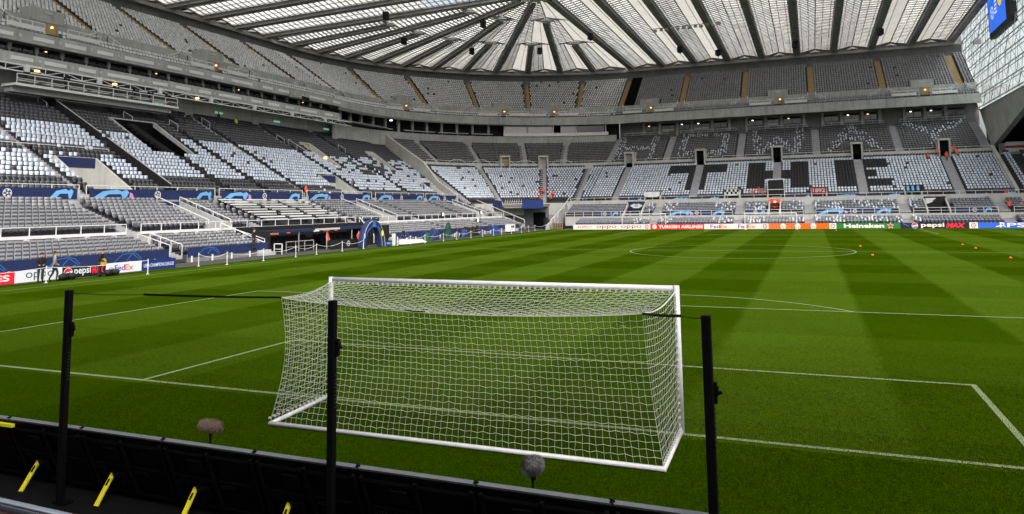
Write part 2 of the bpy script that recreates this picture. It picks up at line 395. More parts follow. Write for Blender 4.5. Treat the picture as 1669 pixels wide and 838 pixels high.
side = thing('side_stand', 'two-tier grey stand along the left touchline, with white and dark seats', 'stand', (-60, 50, 0))
corner = thing('corner_stand', 'curved corner of the stadium bowl between the left stand and the far end stand', 'stand', (-60, 130, 0))
end = thing('end_stand', 'two-tier stand behind the far goal spelling THE in black seats', 'stand', (0, 130, 0))
low = thing('low_side_stand', 'dark stand end at the far right, under the sloping grey wall', 'stand', (50, 125, 0))

def terrace_rows(P, a, b, rws, tread, parent, holes, drop=.9, endf=None):
    """straight stepped rows, cut away where a stair opening passes through"""
    mb = MB()
    for i, (r, z) in enumerate(rws):
        zp = rws[i - 1][1] if i else z - drop
        b0 = endf(r) if endf else b
        cuts = sorted((h0, h1) for h0, h1, i0, i1 in holes if i0 <= i <= i1); x = a; segs = []
        for h0, h1 in cuts: segs.append((x, h0)); x = h1
        segs.append((x, b0))
        for x0, x1 in segs:
            mb.quad(P(x0, r - tread / 2, zp), P(x1, r - tread / 2, zp), P(x1, r - tread / 2, z), P(x0, r - tread / 2, z))
            mb.quad(P(x0, r - tread / 2, z), P(x1, r - tread / 2, z), P(x1, r + tread / 2, z), P(x0, r + tread / 2, z))
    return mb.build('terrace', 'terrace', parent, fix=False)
def terrace(P, us, rowf, tread, parent, base_drop=0.5, front=True):
    """stepped concrete: tread and riser of every row"""
    def prof(u):
        rs = rowf(u); tr = tread(u) if callable(tread) else tread
        out = [(rs[0][0] - tr / 2, rs[0][1] - base_drop)]
        for r, z in rs: out += [(r - tr / 2, z), (r + tr / 2, z)]
        return out
    mb = MB(); sweep(mb, P, us, prof); return mb.build('terrace', 'terrace', parent, fix=False)

# ------------------------------------------------------------------ seats
def box_q(x0, x1, y0, y1, z0, z1, lean=0.0, bottom=False):
    v = np.array([(x0, y0, z0), (x1, y0, z0), (x1, y1, z0), (x0, y1, z0), (x0, y0 + lean, z1), (x1, y0 + lean, z1), (x1, y1 + lean, z1), (x0, y1 + lean, z1)], np.float32)
    f = [(4, 5, 6, 7), (0, 1, 5, 4), (1, 2, 6, 5), (2, 3, 7, 6), (3, 0, 4, 7)]
    return v, np.array(f + ([(3, 2, 1, 0)] if bottom else []))
def join_q(parts):
    V = []; F = []; G = []; b = 0
    for k, (v, f) in enumerate(parts):
        V.append(v); F.append(f + b); G.append(np.full(len(v), k)); b += len(v)
    return np.concatenate(V), np.concatenate(F), np.concatenate(G)
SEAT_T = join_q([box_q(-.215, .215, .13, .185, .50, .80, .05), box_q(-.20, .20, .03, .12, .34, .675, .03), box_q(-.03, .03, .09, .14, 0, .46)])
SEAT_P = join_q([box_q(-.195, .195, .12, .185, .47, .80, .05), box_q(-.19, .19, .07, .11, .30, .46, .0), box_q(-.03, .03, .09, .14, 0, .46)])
COVER_T = join_q([box_q(-.185, .185, .12, .19, .48, .81, .03), box_q(-.03, .03, .09, .14, 0, .47)])
STRIP_T = join_q([box_q(-.085, .085, .06, .12, .55, .84, .06), box_q(-.215, .215, .13, .185, .50, .80, .05)])
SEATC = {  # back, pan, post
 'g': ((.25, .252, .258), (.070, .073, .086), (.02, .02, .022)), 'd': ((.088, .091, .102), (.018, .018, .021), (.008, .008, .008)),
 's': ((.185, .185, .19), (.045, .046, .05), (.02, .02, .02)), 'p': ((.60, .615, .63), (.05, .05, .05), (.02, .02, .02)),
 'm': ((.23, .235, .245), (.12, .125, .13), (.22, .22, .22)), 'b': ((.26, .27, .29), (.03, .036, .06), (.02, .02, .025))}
def place(T, P, O, cols, name, mat, parent, drop=None, big=0.0):
    V, F, G = T; n = len(P)
    if n == 0: return None
    P = np.asarray(P, np.float32); O = np.asarray(O, np.float32); A = np.stack([-O[:, 1], O[:, 0]], 1)
    jit = RNG.normal(0, 1, (n, 3)).astype(np.float32) * np.array([.008 + big, .012, .008 + big], np.float32)
    W = np.empty((n, len(V), 3), np.float32)
    vx = V[None, :, 0] + jit[:, :1]; vy = V[None, :, 1] + jit[:, 1:2]
    W[:, :, 0] = P[:, None, 0] + vx * A[:, None, 0] + vy * O[:, None, 0]
    W[:, :, 1] = P[:, None, 1] + vx * A[:, None, 1] + vy * O[:, None, 1]
    W[:, :, 2] = P[:, None, 2] + V[None, :, 2] + jit[:, 2:]
    FF = (F[None] + (np.arange(n) * len(V))[:, None, None]).reshape(-1, 4)
    C = np.asarray(cols, np.float32)                      # n, groups, 3
    C = C * RNG.uniform(.86, 1.12, (n, 1, 1)).astype(np.float32)
    CC = C[:, G, :].reshape(-1, 3)
    return npmesh(name, W.reshape(-1, 3), FF, mat, parent, np.clip(CC, 0, .9), 'stuff')
WHITE = ((.57, .63, .725), (.02, .02, .02)); BLACKC = ((.014, .014, .016), (.01, .01, .01))
class SeatBag:
    def __init__(s): s.P = []; s.O = []; s.C = []; s.cP = []; s.cO = []; s.cC = []; s.fP = []; s.fO = []; s.fC = []
    def row(s, P, sec, i, r, z, u0, u1, skip, kindf, du=0.5):
        n = int((u1 - u0) / du)
        if n <= 0: return
        for k in range(n):
            u = u0 + (k + .5) * (u1 - u0) / n
            if any(a <= u <= b and i0 <= i <= i1 for a, b, i0, i1 in skip): continue
            kd = kindf(sec, i, u)
            if kd is None: continue
            if P is PL: o = (-1, 0)
            elif P is PF: o = (0, 1)
            else: a = math.radians(u); o = (-math.cos(a), math.sin(a))
            p = P(u, r, z)
            if kd in 'wk': s.cP.append(p); s.cO.append(o); s.cC.append(WHITE if kd == 'w' else BLACKC)
            elif kd in 'xy': s.fP.append(p); s.fO.append(o); s.fC.append((WHITE[0], SEATC['s' if kd == 'x' else 'b'][0]))
            else: s.P.append(p); s.O.append(o); s.C.append(SEATC[kd])
    def flush(s, parent, what, T=None):
        a = place(T or SEAT_T, s.P, s.O, s.C, 'seats', 'seat', parent)
        b = place(COVER_T, s.cP, s.cO, s.cC, 'seat_covers', 'cover', None)
        if b: tag(b, what, 'seat covers', kind='stuff')
        c = place(STRIP_T, s.fP, s.fO, s.fC, 'paper_strips', 'cover', None, big=.05)
        if c: tag(c, 'white paper strips scattered over grey seats of the far end stand', 'paper strips', kind='stuff')

def bandnoise(*k):
    h = (int(round(k[0] * 97)) * 73856093) ^ (int(round(k[1] * 53)) * 19349663)
    h = (h ^ (h >> 13)) * 1274126177 & 0xffffffff; h ^= h >> 16; h = h * 2246822519 & 0xffffffff
    return ((h ^ (h >> 15)) & 0xffff) / 65535.0

# near seats of the left stand: real individuals with their own backrest, pan and post
def seat_proto():
    def rbox(x0, x1, y0, y1, z0, z1, lean, bev):
        bm = bmesh.new(); v, f = box_q(x0, x1, y0, y1, z0, z1, lean, True)
        vv = [bm.verts.new(tuple(map(float, p))) for p in v]
        for q in f: bm.faces.new([vv[i] for i in q])
        bmesh.ops.recalc_face_normals(bm, faces=bm.faces)
        bmesh.ops.bevel(bm, geom=[e_ for e_ in bm.edges if abs((e_.verts[0].co - e_.verts[1].co).y) > .04 or e_.verts[0].co.z > z1 - .01 and e_.verts[1].co.z > z1 - .01], offset=bev, segments=2, affect='EDGES', profile=.5)
        me = bpy.data.meshes.new('seat_piece'); bm.to_mesh(me); bm.free(); return me
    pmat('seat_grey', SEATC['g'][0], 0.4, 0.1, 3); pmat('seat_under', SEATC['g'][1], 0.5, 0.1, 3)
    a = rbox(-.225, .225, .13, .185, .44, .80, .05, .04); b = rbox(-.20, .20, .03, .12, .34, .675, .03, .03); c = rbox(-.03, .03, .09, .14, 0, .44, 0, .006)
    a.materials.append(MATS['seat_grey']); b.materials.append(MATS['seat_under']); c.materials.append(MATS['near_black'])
    return a, b, c
SB, SPAN, SPOST = seat_proto()
NSEAT = 0
def real_seat(parent, p, o):
    global NSEAT
    ob = bpy.data.objects.new('seat', SB); COL.objects.link(ob); ob.parent = parent; w = parent['_w']
    ob.location = (p[0] - w[0], p[1] - w[1], p[2] - w[2]); ob.rotation_euler = (random.gauss(0, .02), 0, math.atan2(o[1], o[0]) - math.pi / 2 + random.gauss(0, .015))
    for nm, me in (('seat_pan', SPAN), ('seat_post', SPOST)):
        c = bpy.data.objects.new(nm, me); COL.objects.link(c); c.parent = ob
    NSEAT += 1

# ------------------------------------------------------------------ shared bits
def rail(parent, pts, h=0.95, w=0.05, post=2.0, mids=1, name='railing', mat='white_paint', ends=True):
    """posts and horizontal bars standing along a polyline"""
    mb = MB(); pts = [Vector(p) for p in pts]
    Z = Vector((0, 0, 1))
    for a, b in zip(pts[:-1], pts[1:]):
        L = (b - a).length; n = max(1, round(L / post))
        for k in range(n + 1):
            q = a.lerp(b, k / n); mb.bar(q, q + Z * (h - w / 2 - .002), w * .85)
        mb.bar(a + Z * h, b + Z * h, w)
        for j in range(mids): 
            zz = h * (j + 1) / (mids + 1); mb.bar(a + Z * zz, b + Z * zz, w * .7)
    return mb.build(name, mat, parent)
def stairway(parent, P, rws, u, hw, mat='stair_grey', tread=.8, uscale=None):
    """half steps up an aisle"""
    mb = MB(); n = len(rws)
    for i, (r, z) in enumerate(rws):
        zn = rws[i + 1][1] if i + 1 < n else z
        h = hw if uscale is None else math.degrees(hw / r)
        for (ra, rb, zt) in ((r - tread / 2 - .025, r + .0, z + .02), (r + .001, r + tread / 2 - .03, z + (zn - z) * .5)):
            q = [P(u - h, ra, 0), P(u + h, ra, 0), P(u + h, rb, 0), P(u - h, rb, 0)]
            mb.hexa([(a[0], a[1], z - .25) for a in q] + [(a[0], a[1], zt) for a in q])
    return mb.build('stairway', mat, parent)
def panel(parent, name, P, u0, u1, r, z0, z1, mat, th=.04, du=2.0, rt=None):
    """thin upright slab following the path"""
    us = frange(u0, u1, max(1, int(abs(u1 - u0) / du))); rt = r if rt is None else rt
    f = (lambda u: [(r(u) - th, z0), (rt(u) - th, z1), (rt(u), z1), (r(u), z0)]) if callable(r) else [(r - th, z0), (rt - th, z1), (rt, z1), (r, z0)]
    mb = MB(); sweep_closed(mb, P, us, f); return mb.build(name, mat, parent)
STAR = [(math.cos(math.pi / 2 + k * math.pi / 5) * (1 if k % 2 == 0 else .42), math.sin(math.pi / 2 + k * math.pi / 5) * (1 if k % 2 == 0 else .42)) for k in range(10)]
def flat(mb, poly, O, ux, uz, d=.01):
    ux = Vector(ux); uz = Vector(uz); n = ux.cross(uz); O = Vector(O)
    return mb.add([O + ux * x + uz * y + n * d for x, y in poly], [tuple(range(len(poly)))])
def ball_mark(mb, O, ux, uz, r, d=.012):
    """ring of stars as on the tournament ball"""
    for k in range(6):
        a = k * math.pi / 3; c = (0, 0) if k == 0 else (r * .66 * math.cos(a * 1.2), r * .66 * math.sin(a * 1.2))
        flat(mb, [(c[0] + x * r * .34, c[1] + y * r * .34) for x, y in STAR], O, ux, uz, d)
    ring = [(r * math.cos(2 * math.pi * k / 20), r * math.sin(2 * math.pi * k / 20)) for k in range(20)]
    for k in range(20):
        a, b = ring[k], ring[(k + 1) % 20]; flat(mb, [a, b, (b[0] * .84, b[1] * .84), (a[0] * .84, a[1] * .84)], O, ux, uz, d)
def swoosh(parent, O, ux, uz, w, h, flip=1, pinkish=True):
    """pale blue angular star arm printed on the navy banners"""
    sx = flip
    A = [(0, 0), (.30, .78), (.68, .98), (.80, .80), (.92, .98), (1, .72), (.90, .05), (.82, .05), (.78, .52), (.45, .50), (.25, 0)]
    mb = MB(); flat(mb, [(sx * x * w, y * h) for x, y in A], O, ux, uz, .012); mb.build('banner_print', 'sky_blue', parent, fix=False)
    if pinkish:
        mb = MB(); flat(mb, [(sx * x * w, y * h) for x, y in [(1.0, .10), (1.02, .74), (1.1, .55), (1.13, .1)]], O, ux, uz, .014); mb.build('banner_print', 'pink', parent, fix=False)
def banner(parent, P, u0, u1, r, z0, z1, facing, prints=True, mat='navy', name='banner', flip=1, mark=True):
    """tensioned printed banner, on the pitch side of a wall or rail"""
    b = panel(parent, name, P, u0, u1, r, z0, z1, mat, .03, 2.5)
    if prints:
        h = z1 - z0
        def org(u): return Vector(P(u, r - .03, z0))
        # text direction as the viewer reads it: for PL increasing Y, for PF increasing X
        ux = Vector((0, 1, 0)) if P is PL else Vector((1, 0, 0)); uz = Vector((0, 0, 1))
        W = min(3.6, (u1 - u0) * .35)
        swoosh(b, org(u1 - W * .72), ux, uz, W * .62, h * .96, 1, False)
        if (u1 - u0) > 9: swoosh(b, org(u0 + .1), ux, uz, W * 1.1, h * .98)
        if mark:
            mb = MB(); ball_mark(mb, org((u0 + u1) / 2) + uz * h * .5, ux, uz, h * .40); mb.build('banner_emblem', 'white_paint', b, fix=False)
    return b
def vomitory(parent, P, u0, u1, ra, rb, za, zb, inner='near_black', mat='concrete_pale', wallh=1.0, flag=None, slope=True):
    """stair opening through the rows: two sloping cheek walls, a back wall and a dark way down"""
    v = MB()
    du = .22 if P is not PC else math.degrees(.22 / ra)
    for u in (u0, u1 - du):
        q = [P(u, ra, 0), P(u + du, ra, 0), P(u + du, rb, 0), P(u, rb, 0)]
        v.hexa([(a[0], a[1], za - 1.5) for a in q] + [(q[0][0], q[0][1], za + .35), (q[1][0], q[1][1], za + .35), (q[2][0], q[2][1], zb + wallh), (q[3][0], q[3][1], zb + wallh)])
    q = [P(u0, rb, 0), P(u1, rb, 0), P(u1, rb + .2, 0), P(u0, rb + .2, 0)]
    v.hexa([(a[0], a[1], za - 1.5) for a in q] + [(a[0], a[1], zb + wallh + .01) for a in q])
    root = v.build('stair_opening', mat, parent)
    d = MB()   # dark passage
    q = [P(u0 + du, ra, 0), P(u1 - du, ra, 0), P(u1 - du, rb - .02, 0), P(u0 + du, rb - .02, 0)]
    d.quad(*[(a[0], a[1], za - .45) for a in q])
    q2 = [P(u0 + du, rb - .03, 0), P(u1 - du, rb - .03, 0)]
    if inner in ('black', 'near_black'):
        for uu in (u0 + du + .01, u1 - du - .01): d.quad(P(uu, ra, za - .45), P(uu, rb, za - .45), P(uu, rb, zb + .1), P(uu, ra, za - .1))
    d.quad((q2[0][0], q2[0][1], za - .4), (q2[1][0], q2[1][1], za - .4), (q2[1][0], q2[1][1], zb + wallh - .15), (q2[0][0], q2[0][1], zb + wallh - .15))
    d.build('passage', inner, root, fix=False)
    if flag: panel(root, 'passage_banner', P, u0 + du, u1 - du, rb - .05, zb - .15, zb + wallh - .05, flag, .02)
    return root
# the stand the photographer is in, out of view: rows, rear wall and a roof added to shade the foreground
ns = MB(); prof_ = [(-13.9, .0)]
for k in range(22): ns.box((0, -14.6 - .8 * k, 1.0 + .2 * k), (70, .79, 2.0 + .4 * k))
o = ns.build('near_stand_rows', 'concrete_dark'); tag(o, kind='structure'); o.location.z = 0
ns = MB(); ns.hexa([(-46, -46, 20.5), (46, -46, 20.5), (46, -22.0, 28.0), (-46, -22.0, 28.0), (-46, -46, 21.3), (46, -46, 21.3), (46, -22.0, 28.8), (-46, -22.0, 28.8)]); tag(ns.build('near_stand_shade_roof', 'dark_steel'), kind='structure')  # front edge pulled back to let more light onto the goal and grass
ns = MB(); ns.box((0, -46, 9), (92, .6, 18)); tag(ns.build('near_stand_wall', 'concrete_dark'), kind='structure')
# ------------------------------------------------------------------ LEFT STAND, lower tier
Y0 = 4.0
def yend(r): return HY + .445 * r
GAP1 = (41.3, 62.6)            # dugout and tunnel take the front rows here
for a, b in ((Y0, GAP1[0]), (GAP1[1], 107)):
    terrace(PL, [a, b], lambda u: LP['s1'], .8, side)
S2V = [(39.6, 42.6), (69.8, 73.6), (99.8, 103.2)]
V3 = [(34.6, 39.2, 1, 7), (48.8, 55.3, 12, 20), (83.0, 85.6, 12, 19), (74.0, 78.2, 1, 6), (100.5, 103.0, 12, 18), (103.2, 106.4, 1, 5)]
terrace_rows(PL, Y0, 108, LP['s2'], .8, side, [(a, b, 0, 8) for a, b in S2V], 1.0)
terrace_rows(PL, Y0, 108, LP['s3'], .8, side, V3, .5, lambda r: yend(r))
# gangways between the blocks of rows
mb = MB(); sweep_closed(mb, PL, [Y0, 107], [(11.05, 1.0), (11.05, 2.44), (12.08, 2.44), (12.08, 1.0)]); mb.build('gangway', 'concrete', side)
mb = MB(); sweep_closed(mb, PL, [Y0, 108], [(19.32, 3.5), (19.32, 5.58), (20.58, 5.58), (20.58, 3.5)]); mb.build('gangway', 'concrete', side)
# white front beam of the first gangway with its brackets and railing
for a, b in ((Y0, 29.6), (31.0, 61.5), (63.0, 106.5)):
    mb = MB(); mb.box((HX - 10.98, (a + b) / 2, 2.40), (.12, b - a, .22))
    n = int((b - a) / 2.2)
    for k in range(n): mb.box((HX - 10.90, a + (k + .5) * (b - a) / n, 2.16), (.26, .30, .20))
    mb.build('gangway_beam', 'white_paint', side)
    rail(side, [(HX - 10.98, a, 2.5), (HX - 10.98, b, 2.5)], .62, .06, 2.0, 0)
# aisles
for y in (30.8, 46.0, 62.8, 78.8, 93.4):
    if not (41.3 < y < 62.6): stairway(side, PL, LP['s1'], y, .55)
    stairway(side, PL, LP['s2'], y, .6)
AIS3 = (21.0, 33.0, 51.8, 58.2, 65.4, 79.0, 93.0)
for y in AIS3[:2]: stairway(side, PL, LP['s3'], y, .5)
for y in AIS3[2:]: stairway(side, PL, LP['s3'], y, .5, 'near_black' if y < 60 else 'stair_grey')
# seats
bag = SeatBag()
SK1 = [(y - .65, y + .65, 0, 99) for y in (30.8, 46.0, 62.8, 78.8, 93.4)]
near = []
for sec, du in (('s1', .53), ('s2', .53)):
    for i, (r, z) in enumerate(LP[sec]):
        for k in range(int((107 - Y0) / du)):
            y = Y0 + (k + .5) * du
            if any(a <= y <= b for a, b, _, _ in SK1): continue
            if sec == 's1' and GAP1[0] - .3 < y < GAP1[1] + .3: continue
            if sec == 's2' and any(a - .3 < y < b + .3 for a, b in S2V): continue
            if sec == 's2' and 47.0 < y < 62.0: continue      # press desks
            near.append((math.hypot(y + 13.45, r + 40), (HX - r, y, z), sec))
# the 300 that show largest: nearest to the camera among those inside the frame
vis = sorted([q for q in near if q[1][1] > 15.5 + (-34 - q[1][0] - 7) * .75 - 1.0])
vset = set(q[1] for q in vis[:300])
for _, p, sec in near:
    if p in vset: real_seat(side, p, (-1, 0))
    else: bag.P.append(p); bag.O.append((-1, 0)); bag.C.append(SEATC['g'])
SK3 = [(y - .6, y + .6, 0, 99) for y in AIS3] + [(42.5, 43.9, 0, 99)] + [(a - .2, b + .2, i0 - 1, i1) for a, b, i0, i1 in V3] + [(38, 60.8, 22, 99)]
def kind3(sec, i, u):
    if u < 43:
        if i < 3: return 'd'
        if i < 8: return 'w' if bandnoise(i, u) > .015 else 'd'
        if i == 8: return 'd' if bandnoise(i, u) > .4 else 'w'
        if i < 11: return 'd' if bandnoise(i, u) > .12 else 'w'
        if i < 17: return 'w' if bandnoise(i, u) > .015 else 'd'
        return 'd'
    if u < 79:
        if i < 3 or (u < 66 and i < 4): return 'd' if not (70 < u < 71 and bandnoise(i, u) > .5) else 'w'
        if i < 16: return 'w' if bandnoise(i, u) > .015 else 'd'
        return 'd'
    if i < 2: return 'd'
    top = 15.5
    if i < top:
        if i > 7 and u > 84: return 'w' if bandnoise(i, round(u * .8)) > .42 else 'd'
        return 'w' if bandnoise(i, u) > .07 else 'd'
    return 'd'
for i, (r, z) in enumerate(LP['s3']):
    bag.row(PL, 's3', i, r, z, Y0, yend(r) - .7, SK3, kind3, .5)
bag.flush(side, 'white cards laid over the seats of the left stand')
# openings
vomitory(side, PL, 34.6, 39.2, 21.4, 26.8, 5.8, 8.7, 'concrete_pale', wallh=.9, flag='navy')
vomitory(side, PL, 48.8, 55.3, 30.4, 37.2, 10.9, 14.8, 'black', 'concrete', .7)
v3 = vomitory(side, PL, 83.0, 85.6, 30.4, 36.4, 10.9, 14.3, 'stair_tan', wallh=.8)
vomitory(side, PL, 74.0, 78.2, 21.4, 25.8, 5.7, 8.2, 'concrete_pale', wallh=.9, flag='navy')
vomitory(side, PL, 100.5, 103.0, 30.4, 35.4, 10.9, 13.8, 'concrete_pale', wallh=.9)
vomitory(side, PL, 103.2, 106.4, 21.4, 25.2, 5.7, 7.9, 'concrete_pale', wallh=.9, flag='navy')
for a, b in S2V:
    o = vomitory(side, PL, a, b, 12.4, 19.0, 2.5, 4.8, 'stair_grey', 'concrete', .35, flag='navy')
    for u in (a + .1, b - .1):
        rail(o, [PL(u, 12.4, 2.9), PL(u, 19.0, 5.2)], .38, .07, 2.2, 0, 'handrail')
mb = MB(); mb.box((HX - 32.2, 84.2, 12.4), (.3, .5, .4)); mb.build('wall_lamp', 'lamp_warm', v3)
# banner wall between blocks, with the white rail above
BAN = [(8, 18.6), (19.4, 31.4), (32.6, 47.2), (48.3, 61.8), (63.2, 77.5), (79.0, 93.0), (94.2, 106.8)]
mb = MB(); sweep_closed(mb, PL, [Y0, 108], [(19.20, 4.2), (19.20, 5.72), (19.31, 5.72), (19.31, 4.2)]); mb.build('gangway_wall', 'concrete', side)
for k, (a, b) in enumerate(BAN):
    bo = banner(side, PL, a, b, 19.17, 5.30, 6.22, -1)
    rail(side, [(HX - 19.26, a - .25, 5.6), (HX - 19.26, b + .25, 5.6)], .93, .06, 2.4, 0)
# front wall with navy cover, and its posts
for a, b in ((Y0, 29.9), (31.8, 41.2), (63.6, 80), (80.4, 104)):
    mb = MB(); sweep_closed(mb, PL, [a, b], [(6.72, -.1), (6.72, .62), (6.80, .62), (6.80, -.1)]); mb.build('front_wall', 'concrete_dark', side)
    bo = panel(side, 'front_banner', PL, a, b, 6.70, .42, 1.16, 'navy', .04)
    for k in range(int((b - a) / 5)):
        yy = a + 1.0 + k * 5; mb = MB()
        for (p, q) in (((0, 0), (.7, .55)), ((.7, .55), (1.5, .62)), ((1.5, .62), (2.3, .05)), ((1.1, .1), (1.6, .62)), ((1.6, .62), (2.0, .5)), ((2.0, .5), (2.4, .12))):
            mb.bar((HX - 6.655, yy + p[0], .46 + p[1]), (HX - 6.655, yy + q[0], .46 + q[1]), .012, .05)
        mb.build('banner_print', 'mid_blue', bo)
    mb = MB()
    for k in range(int((b - a) / 2.2) + 1):
        mb.bar((HX - 6.55, a + .3 + k * 2.2, -.02), (HX - 6.55, a + .3 + k * 2.2, .50), .10)
    mb.build('kerb_posts', 'white_paint', side)
# hand rails beside the front aisles
for y in (30.2, 31.4, 41.0, 62.4):
    rail(side, [(HX - 6.9, y, .55), (HX - 10.4, y, 1.45)], .9, .05, 1.2, 0, 'handrail')
for (y, r, z) in ((42.0, 38.6, 15.8), (52.0, 37.2, 15.2), (58.4, 36.5, 14.8), (66, 38.6, 16), (79.4, 36.5, 14.6), (44.5, 29.0, 10.6), (70, 31, 11.8), (93.6, 35, 14)):
    rail(side, [PL(y, r, z - .3), PL(y, r + 1.5, z + .5)], .95, .05, 1.6, 0, 'handrail')
rail(side, [PL(21.6, 28.4, 10.0), PL(41.8, 28.4, 10.0)], .75, .06, 2.4, 0)
rail(side, [PL(25, 30.6, 11.4), PL(42.0, 30.6, 11.4)], .6, .05, 3, 0)
rail(side, [PL(79.7, 36.0, 14.3), PL(79.7, 24.0, 7.6)], .95, .05, 2.0, 0, 'handrail')
# dark glazed divider wall running up the rows
mb = MB(); n = 20
dv = [(21 + k * 21.0 / n, 5.9 + k * 11.8 / n) for k in range(n + 1)]
dvd = thing('divider_screen', 'dark panelled screen climbing diagonally through the left stand rows', 'screen', (HX - 31, 43.2, 11))
for k in range(n):
    (r0, z0), (r1, z1) = dv[k], dv[k + 1]
    if k == 9: continue
    m2 = MB(); m2.prism([PL(43.15, r0 + .03, z0 - .2), PL(43.15, r1 - .03, z1 - .2), PL(43.15, r1 - .03, z1 + 1.0), PL(43.15, r0 + .03, z0 + 1.0)], (0, .1, 0)); m2.build('screen_panel', 'near_black', dvd)
for ka, kb in ((0, 9), (10, n)):
    mb = MB(); mb.bar(PL(43.2, dv[ka][0], dv[ka][1] + 1.04), PL(43.2, dv[kb][0], dv[kb][1] + 1.04), .13, .06); mb.build('screen_capping', 'truss_steel', dvd)
# press desks above the dugout
pr = thing('press_desks', 'rows of white press desks above the dugouts', 'desk', (HX - 15, 54.5, 3))
for i, (r, z) in enumerate(LP['s2'][:9]):
    y = 47.2
    while y < 61.0:
        L = random.uniform(3.2, 4.4); L = min(L, 61.6 - y)
        m2 = MB(); m2.box((HX - r + .22, y + L / 2, z + .70), (.42, L, .04)); m2.box((HX - r + .42, y + L / 2, z + .645), (.04, L, .13)); m2.build('desk', 'steel_pale' if random.random() < .35 else 'white_paint', pr)
        for k in range(int(L / 1.2)):
            if random.random() < .55:
                m3 = MB(); yy = y + .6 + k * 1.2; m3.box((HX - r - .1, yy, z + .55), (.08, .45, .55)); m3.box((HX - r + .12, yy, z + .40), (.40, .42, .08)); m3.build('desk_chair', 'near_black', pr)
        y += L + .75
# ------------------------------------------------------------------ left stand rear: gantry, wall, fascias, glazed boxes
mb = MB(); sweep_closed(mb, PL, [Y0, 114], [(42.4, 16.9), (42.4, 20.4), (42.8, 20.4), (42.8, 16.9)]); mb.build('rear_wall', 'concrete', side)
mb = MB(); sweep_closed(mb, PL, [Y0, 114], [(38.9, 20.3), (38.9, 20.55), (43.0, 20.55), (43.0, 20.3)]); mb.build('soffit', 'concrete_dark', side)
gan = thing('camera_gantry', 'white railed television platform at the back of the left stand', 'platform', (HX - 38.2, 49, 15))
mb = MB(); mb.box((HX - 38.2, 48.2, 17.82), (2.2, 21.6, .26)); mb.build('deck', 'white_paint', gan)
mb = MB(); mb.box((HX - 38.7, 48.2, 17.4), (1.2, 21.0, .56)); mb.build('deck_base', 'concrete', gan)
rail(gan, [(HX - 37.15, 37.6, 17.95), (HX - 37.15, 58.8, 17.95)], 1.0, .08, 2.0, 1)
mb = MB()
for k in range(7): mb.box((HX - 37.5, 39 + k * 2.9, 18.3), (.5, 2.2, .06))
mb.build('work_top', 'white_paint', gan)
def tv_camera(loc, rz, label):
    t = thing('television_camera', label, 'camera', loc, 'cameras on the gantry')
    x, y, z = loc; f = Vector((math.sin(rz), -math.cos(rz), 0)) * -1
    mb = MB()
    for k in range(3):
        a = rz + k * 2.094; mb.bar((x + .38 * math.cos(a), y + .38 * math.sin(a), z), (x, y, z + 1.0), .05)
    mb.build('tripod', 'near_black', t)
    mb = MB(); mb.box((x, y, z + 1.22), (.32, .62, .34), rz); mb.build('camera_body', 'near_black', t)
    d = Vector((-math.sin(rz), math.cos(rz), 0)); mb = MB(); mb.bar((x + d.x * .3, y + d.y * .3, z + 1.22), (x + d.x * .75, y + d.y * .75, z + 1.22), .26, n=10); mb.build('lens', 'lens_black', t)
    mb = MB(); mb.box((x - d.x * .2, y - d.y * .2, z + 1.5), (.26, .1, .2), rz); mb.build('viewfinder', 'black', t)
for k, (y, s_) in enumerate(((39.6, 'first'), (44.2, 'second'), (50.6, 'third'), (53.4, 'fourth'), (55.6, 'fifth'), (58.4, 'sixth'))):
    tv_camera((HX - 37.9, y - .6, 17.95), -R(100), 'black television camera on the gantry, %s from the left' % s_)
# white lattice beam with hanging lamps under the fascia
lat = thing('lattice_beam', 'long white lattice beam hung below the glazed boxes of the left stand', 'truss', (HX - 38.2, 60, 19.4))
mb = MB(); a, b = Y0, 100.0
mb.bar((HX - 38.2, a, 20.12), (HX - 38.2, b, 20.12), .16, .16); mb.bar((HX - 38.2, a, 19.42), (HX - 38.2, b, 19.42), .12, .12); mb.build('chord', 'white_paint', lat)
mb = MB(); y = a
k = 0
while y < b - 2.2:
    z0, z1 = (19.45, 20.08) if k % 2 else (20.08, 19.45)
    mb.bar((HX - 38.2, y, z0), (HX - 38.2, y + 2.2, z1), .07); mb.bar((HX - 38.2, y, 19.45), (HX - 38.2, y, 20.08), .08)
    if k % 4 == 0: mb.box((HX - 38.1, y, 19.78), (.34, .5, .85))
    y += 2.2; k += 1
mb.build('lattice', 'white_paint', lat)
mb = MB()
for k in range(16): mb.box((HX - 38.6, 6 + k * 5.9, 19.62), (.30, 2.6, .28))
mb.build('light_fittings', 'near_black', lat)
for y in (40.3, 50.0, 63): 
    mb = MB(); mb.box((HX - 38.0, y, 19.7), (.3, .45, .22)); mb.build('lamp', 'lamp_warm', lat)
